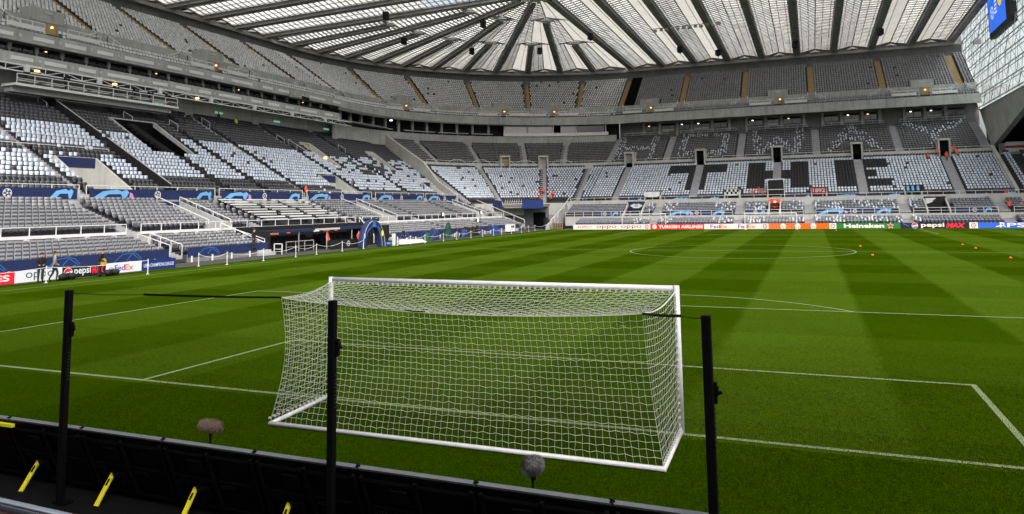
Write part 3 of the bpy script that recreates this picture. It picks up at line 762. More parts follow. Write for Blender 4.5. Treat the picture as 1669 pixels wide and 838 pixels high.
# fascias with white panels
def fascia(parent, P, us, lamf, z0, z1, th=.45, name='fascia', mat='concrete'):
    mb = MB(); sweep_closed(mb, P, us, lambda u: [(r_front(lamf(u)), z0), (r_front(lamf(u)), z1), (r_front(lamf(u)) + th, z1), (r_front(lamf(u)) + th, z0)]); return mb.build(name, mat, parent)
L0 = lambda u: 0.0; LC = lambda t: t / 90.0; L1 = lambda u: 1.0
fasA = fascia(side, PL, [Y0, HY], L0, 20.25, 21.45); fasB = fascia(side, PL, [Y0, HY], L0, 22.75, 24.05)
for par, z, ph in ((fasA, 20.85, 0), (fasB, 23.35, 2.3)):
    y = 5.0 + ph; k = 0
    while y < 95:
        L = (2.6, 2.2, 4.4, 2.4)[k % 4]
        mb = MB(); mb.box((HX - 38.46, y + L / 2, z), (.10, L, .42)); mb.build('fascia_panel', 'white_paint', par)
        mb = MB(); mb.box((HX - 38.47, y + L + .75, z + .05), (.08, .32, .32)); mb.build('vent_plate', 'steel_pale', par)
        y += L + (1.5, 1.6, 2.2, 1.3)[k % 4]; k += 1
# slab between, dark rooms behind, mullions and panes
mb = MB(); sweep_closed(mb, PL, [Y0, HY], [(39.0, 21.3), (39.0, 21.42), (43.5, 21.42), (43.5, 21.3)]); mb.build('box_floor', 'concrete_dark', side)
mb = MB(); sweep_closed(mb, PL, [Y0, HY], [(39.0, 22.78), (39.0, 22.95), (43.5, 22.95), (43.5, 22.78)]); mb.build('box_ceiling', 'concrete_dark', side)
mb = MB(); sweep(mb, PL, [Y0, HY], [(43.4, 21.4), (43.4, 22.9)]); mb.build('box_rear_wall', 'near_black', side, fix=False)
y = Y0 + 1; k = 0
while y < HY - 3:
    w = 3.05
    mb = MB(); mb.box((HX - 40.2, y, 22.1), (.3, .42, 1.36)); mb.build('mullion', 'concrete', side)
    wn = MB(); wn.box((HX - 40.25, y + w / 2, 22.1), (.03, w - .5, 1.34)); win = wn.build('window', 'window_glass', side)
    fr = MB(); fr.box((HX - 40.2, y + w / 2, 22.1), (.08, .09, 1.34)); fr.build('window_frame', 'near_black', win)
    if k % 5 == 2:
        mb = MB(); mb.box((HX - 40.1, y + w * .35, 22.5), (.06, .22, .10)); mb.build('lamp', 'lamp_warm', win)
    y += w; k += 1
# people-sized seats on the box balcony: a row of dark chairs
mb = MB()
for k in range(120):
    y = Y0 + 1 + k * .76
    mb.box((HX - 39.35, y, 21.68), (.10, .46, .5))
o = mb.build('balcony_chairs', 'near_black', side); tag(o, kind='stuff')
t = thing('fascia_camera', 'dark remote camera bracketed to the left fascia near the corner', 'camera', (HX - 38.0, 83.5, 22.6))
mb = MB(); mb.box((HX - 37.6, 83.5, 22.9), (.9, 2.2, .9)); mb.build('housing', 'truss_steel', t); mb = MB(); mb.bar((HX - 37.3, 84.4, 22.7), (HX - 36.9, 85.8, 22.5), .5, n=10); mb.build('lens', 'lens_black', t)
# green exit signs
for y in (60.5, 71.5, 84.5, 98):
    mb = MB(); mb.box((HX - 42.3, y, 18.9), (.12, 1.5, .30)); mb.build('exit_sign', 'exit_green', side)
# ------------------------------------------------------------------ UPPER TIER (left, corner, far)
UA = {'L': (12.1, 24.8, 37.5, 50.2, 63.0, 75.4, 89.0), 'C': (5.5, 23.0, 38.0, 53.0, 67.0, 80.0), 'F': (-33.3, -19.5, -6.3, 7.2, 20.6, 33.9)}
US = {'L': (Y0, HY), 'C': (0.0, 90.0), 'F': (HX, 36.6)}
PP = {'L': PL, 'C': PC, 'F': PF}; PAR = {'L': side, 'C': corner, 'F': end}; LAM = {'L': L0, 'C': LC, 'F': L1}
def vomU(key):      # exits on the cross gangway, midway between aisles
    A = UA[key]
    if key == 'F': return [-26.6, 0.6, 14.0 + 13.4]
    if key == 'C': return [30.5, 60.0, 73.5]
    return [18.5, 43.5, 69.0]
for key in 'LCF':
    P, par, lam = PP[key], PAR[key], LAM[key]; a, b = US[key]
    us = frange(a, b, 1 if key != 'C' else 36)
    terrace(P, us, lambda u: rowsU('u1', lam(u)), .8, par, .3)
    terrace(P, us, lambda u: rowsU('u2', lam(u)), lambda u: lerp(.8, .7, lam(u)), par, .1)
    # wall of the cross gangway, rear wall and top fascia
    mb = MB(); sweep_closed(mb, P, us, lambda u: [(rowsU('u2', lam(u))[0][0] - .62, 24.0), (rowsU('u2', lam(u))[0][0] - .62, 26.55), (rowsU('u2', lam(u))[0][0] - .42, 26.55), (rowsU('u2', lam(u))[0][0] - .42, 24.0)]); mb.build('gangway_wall', 'concrete', par)
    mb = MB(); sweep_closed(mb, P, us, lambda u: [(r_back(lam(u)), 31.0), (r_back(lam(u)), 40.2), (r_back(lam(u)) + .5, 40.2), (r_back(lam(u)) + .5, 31.0)]); mb.build('rear_wall', 'concrete_dark', par)
    if key != 'L':
        mb = MB(); sweep_closed(mb, P, us, lambda u: [(r_front(lam(u)), 22.25 if key == 'F' else lerp(22.75, 22.25, lam(u))), (r_front(lam(u)), 24.05), (r_front(lam(u)) + .45, 24.05), (r_front(lam(u)) + .45, 22.25)]); mb.build('fascia', 'concrete', par)
    # underside of the tier
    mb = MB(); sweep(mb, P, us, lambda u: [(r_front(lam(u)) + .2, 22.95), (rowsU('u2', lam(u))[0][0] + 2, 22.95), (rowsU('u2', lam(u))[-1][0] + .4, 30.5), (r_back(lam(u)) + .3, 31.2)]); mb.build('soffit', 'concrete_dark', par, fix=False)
    # stairs
    for u in UA[key]:
        if not (a <= u <= b): continue
        hw = .58
        stairway(par, P, rowsU('u2', lam(u)), u, hw, 'stair_tan', lerp(.8, .7, lam(u)), 1 if key == 'C' else None)
        us_ = (math.degrees(1 / 48.0) if key == 'C' else 1.0)
        r0 = rowsU('u2', lam(u))[0][0]
        # white rails on the landing in front of each stair
        for sg in (-1, 1):
            rail(par, [P(u + sg * .75 * us_, r0 - .45, 26.0), P(u + sg * .75 * us_, r0 - 1.1, 25.4), P(u + sg * 2.6 * us_, r0 - 1.15, 24.7)], .85, .09, 1.3, 1, 'landing_rail')
    for u in vomU(key):
        us_ = (math.degrees(1 / 46.0) if key == 'C' else 1.0); rr = rowsU('u2', lam(u)); r0 = rr[0][0]
        mb = MB(); du = 2.0 * us_
        # concrete portal projecting through the lowest rows
        q = [P(u - du, r0 - .72, 0), P(u + du, r0 - .72, 0), P(u + du, r0 + 1.6, 0), P(u - du, r0 + 1.6, 0)]
        mb.hexa([(x, y, 26.2) for x, y, z in q] + [(x, y, 27.75) for x, y, z in q])
        port = mb.build('exit_portal', 'concrete', par)
        q = [P(u - du * .1, r0 - .76, 0), P(u + du * .55, r0 - .76, 0)]
        mb = MB(); mb.quad((q[0][0], q[0][1], 24.4), (q[1][0], q[1][1], 24.4), (q[1][0], q[1][1], 26.15), (q[0][0], q[0][1], 26.15)); mb.build('doorway', 'stair_tan', port, fix=False)
        q = P(u + .4 * us_, r0 - .8, 25.7); mb = MB(); mb.box(q, (.32, .20, .22)); mb.build('lamp', 'lamp_warm', port)
        q = P(u, r0 - .77, 27.3); mb = MB(); mb.box(q, (1.0, .06, .25)) if key != 'L' else mb.box(q, (.06, 1.0, .25)); mb.build('exit_sign', 'steel_pale', port)
        for (ua, ub) in ((-5.6, -1.4), (1.4, 5.6)):
            pa, pb = P(u + ua * us_, r0 - 2.2, 24.55), P(u + ub * us_, r0 - 2.2, 24.55)
            rail(par, [pa, pb], 1.0, .09, 1.5, 1, 'landing_rail')
            mb = MB(); mb.bar((pa[0], pa[1], pa[2] + .30), (pb[0], pb[1], pb[2] + .30), .06, .5); mb.build('rail_board', 'white_paint', par)
    bag = SeatBag()
    for sec in ('u1', 'u2'):
        nrow = len(rowsU(sec, 0))
        for i in range(nrow):
            sc_ = (lambda u: math.degrees(1 / rowsU('u2', lam(u))[8][0])) if key == 'C' else (lambda u: 1.0)
            skip = [(u - .78 * sc_(u), u + .78 * sc_(u), 0, 99) for u in UA[key]]
            if sec == 'u2': skip += [(u - 2.2 * sc_(u), u + 2.2 * sc_(u), 0, 2) for u in vomU(key)]
            else: skip = [(u - .8 * sc_(u), u + .8 * sc_(u), 0, 99) for u in vomU(key)]
            if key == 'C':
                # spacing follows the arc
                mid = rowsU(sec, .5)[i][0]; du = math.degrees(.5 / mid)
                n = int(90 / du)
                for k in range(n):
                    t = (k + .5) * 90 / n
                    if any(x <= t <= y for x, y, i0, i1 in skip if i0 <= i <= i1): continue
                    if bandnoise(i * 3.1, t) < .008: continue
                    r, z = rowsU(sec, lam(t))[i]; aa = math.radians(t)
                    bag.P.append(PC(t, r, z)); bag.O.append((-math.cos(aa), math.sin(aa))); bag.C.append(SEATC['p'])
            else:
                r, z = rowsU(sec, lam(0))[i]
                kd = (lambda s_, i_, u: None if bandnoise(i_ * 3.1, u) < .008 else 'p') if key == 'L' else (lambda s_, i_, u: (None if -40 < u < -29.2 and False else ('m' if bandnoise(i_ * 1.7, u) > .008 else None)))
                sk = skip + ([(HX, -30.2, 0, 99)] if (key == 'F' and sec == 'u2') else [])
                bag.row(P, sec, i, r, z, a + .3, b - .3, sk, kd, .5)
    bag.flush(par, '', SEAT_P)
# black strip of covered seats beside the last tan stair of the corner
mb = MB(); rr = rowsU('u2', 1.0)
for (r, z) in rr: mb.hexa([(-32.55, HY + r - .3, z + .3), (-30.3, HY + r - .3, z + .3), (-30.3, HY + r + .4, z + .3), (-32.55, HY + r + .4, z + .3), (-32.55, HY + r - .3, z + .72), (-30.3, HY + r - .3, z + .72), (-30.3, HY + r + .4, z + .86), (-32.55, HY + r + .4, z + .86)])
mb.build('seat_cover_sheet', 'black_cloth', end)

# ------------------------------------------------------------------ LOWER TIERS of the corner and the far end
T0 = 24.0
CP = {s_: (lambda t, s_=s_: rowsC(s_, t)) for s_ in ('s3', 's4')}
us = frange(T0, 90, 28)
for s_ in ('s3', 's4'): terrace(PC, us, CP[s_], .8, corner, 1.0)
XR = 36.2
VF2 = [(-25.6, -22.2), (-.8, 1.2), (22.6, 25.9)]; VF3 = [(-22.9, -19.8), (-8.5, -5.7), (6.0, 8.6), (20.3, 22.9)]
HOLE = {'s2': [(a, b, 0, 9) for a, b in VF2], 's3': [(a, b, 0, 2) for a, b in VF3]}
for s_, x0 in (('s1', -33.5), ('s2', -36.5), ('s3', HX), ('s4', HX)): terrace_rows(PF, x0, XR, FP[s_], .8, end, HOLE.get(s_, []))
def cgang(par, P, us, sh, r0, r1, z0, z1, mat='concrete'):
    mb = MB(); sweep_closed(mb, P, us, lambda u: [(r0 + sh(u), z0), (r0 + sh(u), z1), (r1 + sh(u), z1), (r1 + sh(u), z0)]); return mb.build('gangway_wall', mat, par)
sh0 = lambda u: 0.0
cgang(corner, PC, us, shiftC, 39.3, 40.55, 11.2, 12.75, 'concrete_pale'); cgang(corner, PC, us, shiftC, 39.32, 39.55, 12.7, 13.12, 'concrete_pale')
cgang(end, PF, [HX, XR], sh0, 39.3, 40.55, 11.2, 12.75, 'concrete_pale'); cgang(end, PF, [HX, XR], sh0, 39.32, 39.55, 12.7, 13.12, 'concrete_pale')
cgang(end, PF, [-37, 50], sh0, 23.95, 25.55, 2.5, 4.62, 'concrete_pale'); cgang(end, PF, [-37, 50], sh0, 23.97, 24.2, 4.6, 5.02, 'concrete_pale')
cgang(end, PF, [-36, 50], sh0, 18.3, 19.75, .5, 2.12, 'concrete_pale')
cgang(corner, PC, frange(T0 + 4, 90, 20), shiftC, 24.6, 25.55, 2.5, 4.7, 'concrete_pale')
rail(end, [(HX, HY + 39.4, 13.1), (XR, HY + 39.4, 13.1)], .42, .06, 2.2, 0)
rail(corner, [PC(t, 39.4 + shiftC(t), 13.1) for t in frange(T0 + 3, 90, 14)], .42, .06, 2.4, 0)
rail(end, [(-36.5, HY + 24.05, 5.0), (50, HY + 24.05, 5.0)], .5, .06, 2.2, 0)
# aisles and seats
A3C, A4C = (24.9, 48.5, 71.0, 85.5), (33.5, 49.5, 65.0, 77.0)
A3F, A4F = (-28.5, -14.1, .35, 14.3, 28.4), (-35.0 + 1.2, -21.4, -6.8, 7.4, 21.7, 35.4)
A12 = (-19.5, -5.4, 5.65, 19.6, 32.8)
for t in A3C: stairway(corner, PC, rowsC('s3', t), t, .6, 'stair_grey', .8, 1)
for t in A4C: stairway(corner, PC, rowsC('s4', t), t, .7, 'stair_grey', .8, 1)
for x in A3F: stairway(end, PF, FP['s3'], x, .72)
for x in A4F: stairway(end, PF, FP['s4'], x, .72)
for x in A12:
    stairway(end, PF, FP['s1'], x, .8); stairway(end, PF, FP['s2'], x, .8)
    if x > -20: stairway(end, PF, [(18.7 + .8 * k, 1.3 + .4 * k) for k in range(2)], x, .8)
def letterTHE(r, u):
    """black cells of the word: rows by radius, columns by X"""
    if not (28.0 <= r <= 37.4): return False
    if 34.4 < r and -19.9 < u < -8.6: return True
    if -16.0 < u < -12.3: return True
    if -4.6 < u < -1.9 or 2.9 < u < 5.7: return True
    if -2 < u < 3 and 31.2 < r < 34.2: return True
    if 10.2 < u < 13.6: return True
    if 13.5 < u < 18.7 and (r > 34.5 or r < 30.3): return True
    if 13.5 < u < 16.8 and 31.4 < r < 33.4: return True
    return False
def seg(u, v, a, b, w):
    ax, ay = a; bx, by = b; L2 = (bx - ax) ** 2 + (by - ay) ** 2; t = max(0, min(1, ((u - ax) * (bx - ax) + (v - ay) * (by - ay)) / L2))
    return math.hypot(u - ax - t * (bx - ax), v - ay - t * (by - ay)) < w
HOWAY = [((-32.0, 51), (-32.0, 42)), ((-25.2, 51.5), (-25.2, 42)), ((-32, 46.5), (-25.2, 46.5)),
 ((-18.5, 51), (-18.5, 43)), ((-18.5, 51.3), (-10, 51.3)), ((-10, 51), (-10, 43)), ((-18.5, 42.6), (-10, 42.6)),
 ((-4.2, 51), (-3, 42)), ((-3, 42), (.4, 48)), ((.4, 48), (3.6, 42)), ((3.6, 42), (4.6, 51)),
 ((10.2, 42), (14.2, 52)), ((14.2, 52), (18.2, 42)), ((12, 46), (16.5, 46)),
 ((24.2, 51.5), (28.2, 47)), ((33.2, 51.5), (28.2, 47)), ((28.2, 47), (27.8, 42))]
def kindF(sec, i, u):
    r, z = FP[sec][i]
    if sec == 's3':
        if i == 0 or i == 16: return 'd'
        if letterTHE(r, u): return 'k'
        return 'w' if bandnoise(i, u) > .015 else 'd'
    if sec == 's4':
        if any(seg(u, r, a, b, .85) for a, b in HOWAY) and bandnoise(i, u) > .28: return 'x'
        return 's'
    zone = any(abs(u - c) < w for c, w in ((-21.6, 1.6), (-18, 1.8), (-7.5, 2.0), (-3.2, 1.8), (3.8, 1.6), (8.5, 2.2), (14.5, 2.0), (17.8, 1.4), (20.8, 1.0)))
    if zone and bandnoise(i * 7, u) > .58: return 'y'
    return 'b'
bag = SeatBag()
for sec, x0, als in (('s1', -33.3, A12), ('s2', -36.3, A12), ('s3', HX, A3F), ('s4', HX, A4F)):
    sk = [(x - .85, x + .85, 0, 99) for x in als]
    if sec == 's2': sk += [(a - .3, b + .3, 0, 99) for a, b in VF2]
    if sec == 's3': sk += [(a - .2, b + .2, 0, 2) for a, b in VF3] + [(-1.1, 1.8, 0, 5)]
    for i, (r, z) in enumerate(FP[sec]):
        bag.row(PF, sec, i, r, z, x0 + .1, XR - .3, sk, kindF, .5)
bag.flush(end, 'white and black cards laid over the seats of the far end stand')
bag = SeatBag()
for sec, als in (('s3', A3C), ('s4', A4C)):
    for i in range(len(rowsC(sec, 50))):
        rm = rowsC(sec, 57)[i][0]; n = int(math.radians(90 - T0) * rm / .5)
        for k in range(n):
            t = T0 + (k + .5) * (90 - T0) / n; r, z = rowsC(sec, t)[i]
            if any(abs(t - x) < math.degrees(.8 / r) for x in als): continue
            a = math.radians(t); o = (-math.cos(a), math.sin(a)); p = PC(t, r, z)
            if sec == 's3' and 0 < i < 16 and bandnoise(i, t * 3) > .025:
                bag.cP.append(p); bag.cO.append(o); bag.cC.append(WHITE)
            else: bag.P.append(p); bag.O.append(o); bag.C.append(SEATC['d' if sec == 's3' else 's'])
bag.flush(corner, 'white cards laid over the seats of the curved corner')
# corner end walls (stepped diagonal concrete)
mb = MB()
def wall_along(mb, P, u, pr, th, P2=None):
    n = len(pr)
    for k in range(n - 1):
        (r0, a0, b0), (r1, a1, b1) = pr[k], pr[k + 1]
        q = [P(u, r0, 0), P(u, r1, 0)]; d = Vector((q[1][0] - q[0][0], q[1][1] - q[0][1], 0)).normalized(); nn = Vector((-d.y, d.x, 0)) * th
        mb.hexa([(q[0][0], q[0][1], a0), (q[1][0], q[1][1], a1), (q[1][0] + nn.x, q[1][1] + nn.y, a1), (q[0][0] + nn.x, q[0][1] + nn.y, a0),
                 (q[0][0], q[0][1], b0), (q[1][0], q[1][1], b1), (q[1][0] + nn.x, q[1][1] + nn.y, b1), (q[0][0] + nn.x, q[0][1] + nn.y, b0)])
wall_along(mb, PC, T0 - .3, [(20.5, 2, 6.3), (26, 3, 9.0), (30.5, 4, 12.9), (32, 5, 13.6), (38, 8, 16.6), (43, 10, 19.2), (47.5, 12, 20.6)], .45)
mb.build('end_wall', 'concrete_pale', corner)
mb = MB(); wall_along(mb, PF, XR, [(25.6, 4, 5.8), (39.3, 9, 13.2), (40.6, 9, 13.6)], .5); mb.build('end_wall', 'concrete_pale', end)
# far vomitories with hung flags and banners
FLG = {-25.6: 'navy', -.8: 'orange', 22.6: 'near_black', -22.9: 'white_paint', -8.5: 'white_paint', 6.0: 'red', 20.3: 'sky_blue'}
for a, b in VF2:
    vomitory(end, PF, a, b, 19.8, 23.9, 2.2, 4.0, 'near_black', 'concrete_pale', .6)
for a, b in VF3:
    vomitory(end, PF, a, b, 25.6, 28.0, 5.0, 6.0, 'near_black', 'concrete_pale', .5)
for (x0, x1, r, z0, z1, mat, lab, extra) in (
 (-25.5, -22.3, 23.8, 3.4, 4.7, 'navy', 'navy flag with a white crest hung over a stair mouth in the far front rows', 'crest'),
 (-.7, 1.1, 23.8, 3.5, 4.7, 'orange', 'small orange and maroon flag over the narrow stair mouth below the letter H', 'sun'),
 (22.7, 25.8, 23.8, 3.2, 4.7, 'near_black', 'large grey and white flag with a dark crest over the stair mouth at far right', 'grey'),
 (-22.8, -19.9, 25.7, 5.7, 6.5, 'white_paint', 'plain white sheet hung on the stair mouth left of the letter T', None),
 (-8.4, -5.8, 25.7, 5.7, 6.6, 'white_paint', 'black and white chequered flag on the stair mouth between T and H', 'check'),
 (6.1, 8.5, 25.7, 5.6, 6.6, 'red', 'dark red flag reading 1892 on the stair mouth between H and E', '1892'),
 (20.4, 22.8, 25.7, 5.6, 6.5, 'near_black', 'black flag with white upright bars on the stair mouth right of the letter E', 'bars')):
    f = thing('hung_flag', lab, 'flag', ((x0 + x1) / 2, HY + r - .3, z0), 'flags hung over far stair mouths')
    mb = MB(); n = 8
    for k in range(n):
        xa, xb = lerp(x0, x1, k / n), lerp(x0, x1, (k + 1) / n); ya = HY + r - .32 + .05 * math.sin(k * 1.9); yb = HY + r - .32 + .05 * math.sin((k + 1) * 1.9)
        sag = lambda x: .22 * (1 - (2 * (x - x0) / (x1 - x0) - 1) ** 2)
        mb.hexa([(xa, ya, z0 - sag(xa)), (xb, yb, z0 - sag(xb)), (xb, yb + .02, z0 - sag(xb)), (xa, ya + .02, z0 - sag(xa)), (xa, ya, z1), (xb, yb, z1), (xb, yb + .02, z1), (xa, ya + .02, z1)])
    mb.build('cloth', mat, f)
    O = Vector(((x0 + x1) / 2, HY + r - .40, (z0 + z1) / 2)); ux, uz = Vector((1, 0, 0)), Vector((0, 0, 1))
    if extra == '1892': lettering('1892', .85, 'steel_pale', f, O + Vector((-.95, 0, -.30)), ux, uz, width=1.9, bold=.01)
    if extra == 'crest' or extra == 'grey':
        mb = MB(); flat(mb, [(-1.2, -.1), (-.5, -.55), (.5, -.55), (1.2, -.1), (.5, .25), (-.5, .25)] if extra == 'crest' else [(-1.3, .5), (.2, .5), (-.3, -.1), (-1.3, -.5)], O, ux, uz, .01); mb.build('cloth_print', 'white_paint', f, fix=False)
        mb = MB(); ball_mark(mb, O, ux, uz, .3, .02); mb.build('cloth_emblem', 'navy' if extra == 'crest' else 'near_black', f, fix=False)
    if extra == 'check':
        mb = MB()
        for k in range(7):
            for j in range(2):
                if (k + j) % 2: flat(mb, [(-1.25 + k * .36, -.4 + j * .4), (-.89 + k * .36, -.4 + j * .4), (-.89 + k * .36, j * .4), (-1.25 + k * .36, j * .4)], O, ux, uz, .01)
        mb.build('cloth_print', 'near_black', f, fix=False)
    if extra == 'bars':
        mb = MB()
        for x in (-.8, -.1, .65): flat(mb, [(x - .2, -.3), (x + .2, -.3), (x + .15, .45), (x - .2, .45)], O, ux, uz, .01)
        mb.build('cloth_print', 'sky_blue', f, fix=False)
    if extra == 'sun':
        mb = MB(); flat(mb, [(-.85, -.6), (.85, -.6), (.85, -.15), (0, .1), (-.85, -.15)], O, ux, uz, .01); mb.build('cloth_print', 'maroon', f, fix=False)
        mb = MB(); flat(mb, [(.3 * math.cos(k * .7), .15 + .22 * math.sin(k * .7)) for k in range(9)], O, ux, uz, .02); mb.build('cloth_emblem', 'white_paint', f, fix=False)
# tall stair tower below the H
mb = MB()
for x in (-1.0, 1.75): mb.bar((x, HY + 25.7, 4.9), (x, HY + 25.7, 8.2), .12); mb.bar((x, HY + 25.7, 8.2), (x, HY + 29.8, 8.2), .12)
mb.bar((-1.0, HY + 25.7, 8.2), (1.75, HY + 25.7, 8.2), .14); mb.bar((-1.0, HY + 25.7, 6.4), (1.75, HY + 25.7, 6.4), .1)
mb.build('stair_frame', 'white_paint', end)
mb = MB(); mb.box((.37, HY + 27.7, 6.6), (2.4, 3.6, 2.9)); mb.build('stair_well', 'near_black', end)
# exit portals at the top of the far middle block
def portal(par, P, u, hw, r, z0, z1, inner='near_black'):
    mb = MB(); k = math.degrees(1 / r) if P is PC else 1.0
    for s_ in (-1, 1):
        q = [P(u + s_ * hw * k, r - 1.2, 0), P(u + s_ * (hw + .25) * k, r - 1.2, 0), P(u + s_ * (hw + .25) * k, r + 1.6, 0), P(u + s_ * hw * k, r + 1.6, 0)]
        mb.hexa([(a[0], a[1], z0 - 1) for a in q] + [(a[0], a[1], z1) for a in q])
    q = [P(u - (hw + .3) * k, r - 1.3, 0), P(u + (hw + .3) * k, r - 1.3, 0), P(u + (hw + .3) * k, r + 2.2, 0), P(u - (hw + .3) * k, r + 2.2, 0)]
    mb.hexa([(a[0], a[1], z1 + .003) for a in q] + [(a[0], a[1], z1 + .35) for a in q])
    o = mb.build('exit_portal', 'concrete_pale', par)
    q = [P(u - hw * k, r - .3, 0), P(u + hw * k, r - .3, 0)]; d = MB(); d.quad((q[0][0], q[0][1], z0 - .5), (q[1][0], q[1][1], z0 - .5), (q[1][0], q[1][1], z1), (q[0][0], q[0][1], z1)); d.build('doorway', inner, o, fix=False)
    return o
for x in A3F: portal(end, PF, x, .72, 39.6, 12.2, 14.7, 'black' if x > -20 else 'stair_grey')
portal(corner, PC, 58.0, .8, 39.6 + shiftC(58), 12.4, 14.4, 'lamp_warm' if False else 'stair_tan'); portal(corner, PC, 71.0, .8, 39.6 + shiftC(71), 12.4, 14.4, 'concrete')
# half-round landing rails on the corner gangway
for t in (40.0, 49.5, 58, 65, 77):
    k = math.degrees(1 / 38.0); rr = 39.5 + shiftC(t)
    rail(corner, [PC(t - 2.2 * k, rr - .3, 12.6), PC(t - .8 * k, rr - .4, 13.3), PC(t + .8 * k, rr - .4, 13.3), PC(t + 2.2 * k, rr - .3, 12.6)], .5, .07, 1.6, 0, 'landing_rail')
# front rows: railings and navy banners of the far end
for a, b in ((-36.0, -20.5), (-18.6, -6.4), (-4.5, 4.7), (6.6, 18.6), (20.6, 31.8), (33.8, 48)):
    rail(end, [(a, HY + 18.4, 2.1), (b, HY + 18.4, 2.1)], .88, .07, 1.8, 1)
for k, (a, b) in enumerate(((-31.5, -26.2), (-17.6, -7.4), (-4.4, -1.2), (6.8, 18.0), (26.5, 31.4))):
    banner(end, PF, a, b, 19.6, 2.16, 2.95, -1)
for k, (a, b) in enumerate(((-27.5, -23.2), (-18.5, -9.0), (2.0, 5.9), (9.0, 20.0), (29.6, 36.0), (-35.2, -34.0))):
    banner(end, PF, a, b, 25.6, 4.66, 5.35, -1, mark=False)
# ------------------------------------------------------------------ far boxes under the upper tier
mb = MB(); sweep_closed(mb, PF, [HX, XR + .8], [(54.0, 18.6), (54.0, 22.9), (54.5, 22.9), (54.5, 18.6)]); mb.build('box_wall', 'concrete_dark', end)
x = HX + 6; k = 0
while x < XR - 3:
    w = (2.6, 2.9, 2.2, 3.4, 2.6)[k % 5]
    if not any(abs(x + w / 2 - a) < 1.4 for a in A4F):
        mb = MB(); mb.box((x + w / 2, HY + 53.96, 21.35), (w, .06, 1.55)); wn = mb.build('window', 'window_glass', end)
        mb = MB(); mb.box((x + w / 2, HY + 53.92, 21.35), (.08, .06, 1.55)); mb.box((x + w / 2, HY + 53.91, 20.62), (w, .06, .1)); mb.build('window_frame', 'near_black', wn)
        if k % 3 != 1:
            mb = MB(); mb.box((x + w * .3, HY + 53.9, 21.8), (.35, .05, .14)); mb.build('lamp', 'lamp_white' if k % 4 else 'lamp_warm', wn)
        if k % 2: mb = MB(); mb.box((x + w * .5, HY + 53.86, 20.75), (w * .9, .05, .35)); mb.build('blind', 'steel_pale', wn)
    mb = MB(); mb.box((x - .35, HY + 53.75, 20.9), (.55, .6, 3.2)); mb.build('column', 'concrete', end)
    x += w + 1.0; k += 1
for a, b in ((-32.6, -22.8), (-20, -8.2), (-5.4, 6.0), (8.8, 20.2), (23.2, 34.4)):
    rail(end, [(a, HY + 52.9, 19.3), (b, HY + 52.9, 19.3)], 1.0, .08, 2.0, 1)
# corner: curved parapet, open dark boxes, then one long glazed white box
def rtopC(t): return rowsC('s4', t)[-1][0] + .6
usb = frange(0.0, 90, 40)
def parC(t): return max(rtopC(t), 0) if t > T0 else lerp(40.0, rtopC(T0), t / T0)
mb = MB(); sweep_closed(mb, PC, usb, lambda t: [(parC(t), 17.0), (parC(t), 19.9), (parC(t) + .35, 19.9), (parC(t) + .35, 17.0)]); mb.build('box_parapet', 'concrete', corner)
mb = MB(); sweep(mb, PC, usb, lambda t: [(parC(t) + 3.2, 18.2), (parC(t) + 3.2, 24.0)]); mb.build('box_rear_wall', 'near_black', corner, fix=False)
for t in frange(6, 56, 11):
    mb = MB(); p = PC(t, parC(t) + 1.2, 21.2); mb.box(p, (.5, .5, 3.4), -R(t)); mb.build('column', 'concrete', corner)
for t0, t1 in ((8, 14), (15, 19.5), (20.5, 26), (30, 40), (41, 50), (51, 57)):
    us_ = frange(t0, t1, 4); mb = MB(); sweep_closed(mb, PC, us_, lambda t: [(parC(t) + .3, 20.35), (parC(t) + .3, 20.5), (parC(t) + .8, 20.5), (parC(t) + .8, 20.35)]); mb.build('box_counter', 'steel_pale', corner)
    mb = MB()
    for t in frange(t0, t1, 8): p = PC(t, parC(t) + 1.0, 20.3); mb.box(p, (.5, .5, .55), -R(t))
    tag(mb.build('box_chairs', 'near_black', corner), kind='stuff')
mb = MB(); p = PC(26, parC(26) + .9, 22.3); mb.box(p, (.5, .3, .2)); mb.build('lamp', 'lamp_white', corner)
us_ = frange(60, 88, 14)
mb = MB(); sweep_closed(mb, PC, us_, lambda t: [(parC(t) - .35, 19.95), (parC(t) - .35, 20.65), (parC(t) + .2, 20.65), (parC(t) + .2, 19.95)]); wb = mb.build('glazed_box', 'white_paint', corner)
for a, b, mm in ((60.4, 66.3, 'box_glass'), (66.8, 73.5, 'box_glass'), (75.6, 79.6, 'box_glass'), (80, 87, 'window_glass')):
    panel(wb, 'pane', PC, a, b, lambda t: parC(t) - .1, 20.66, 22.4, mm, .04, 2)
mb = MB()
for t in (60.2, 66.5, 73.7, 79.8, 87.4): p = PC(t, parC(t) - .15, 21.5); mb.box(p, (.22, .22, 1.75), -R(t))
mb.build('box_frame', 'white_paint', wb)
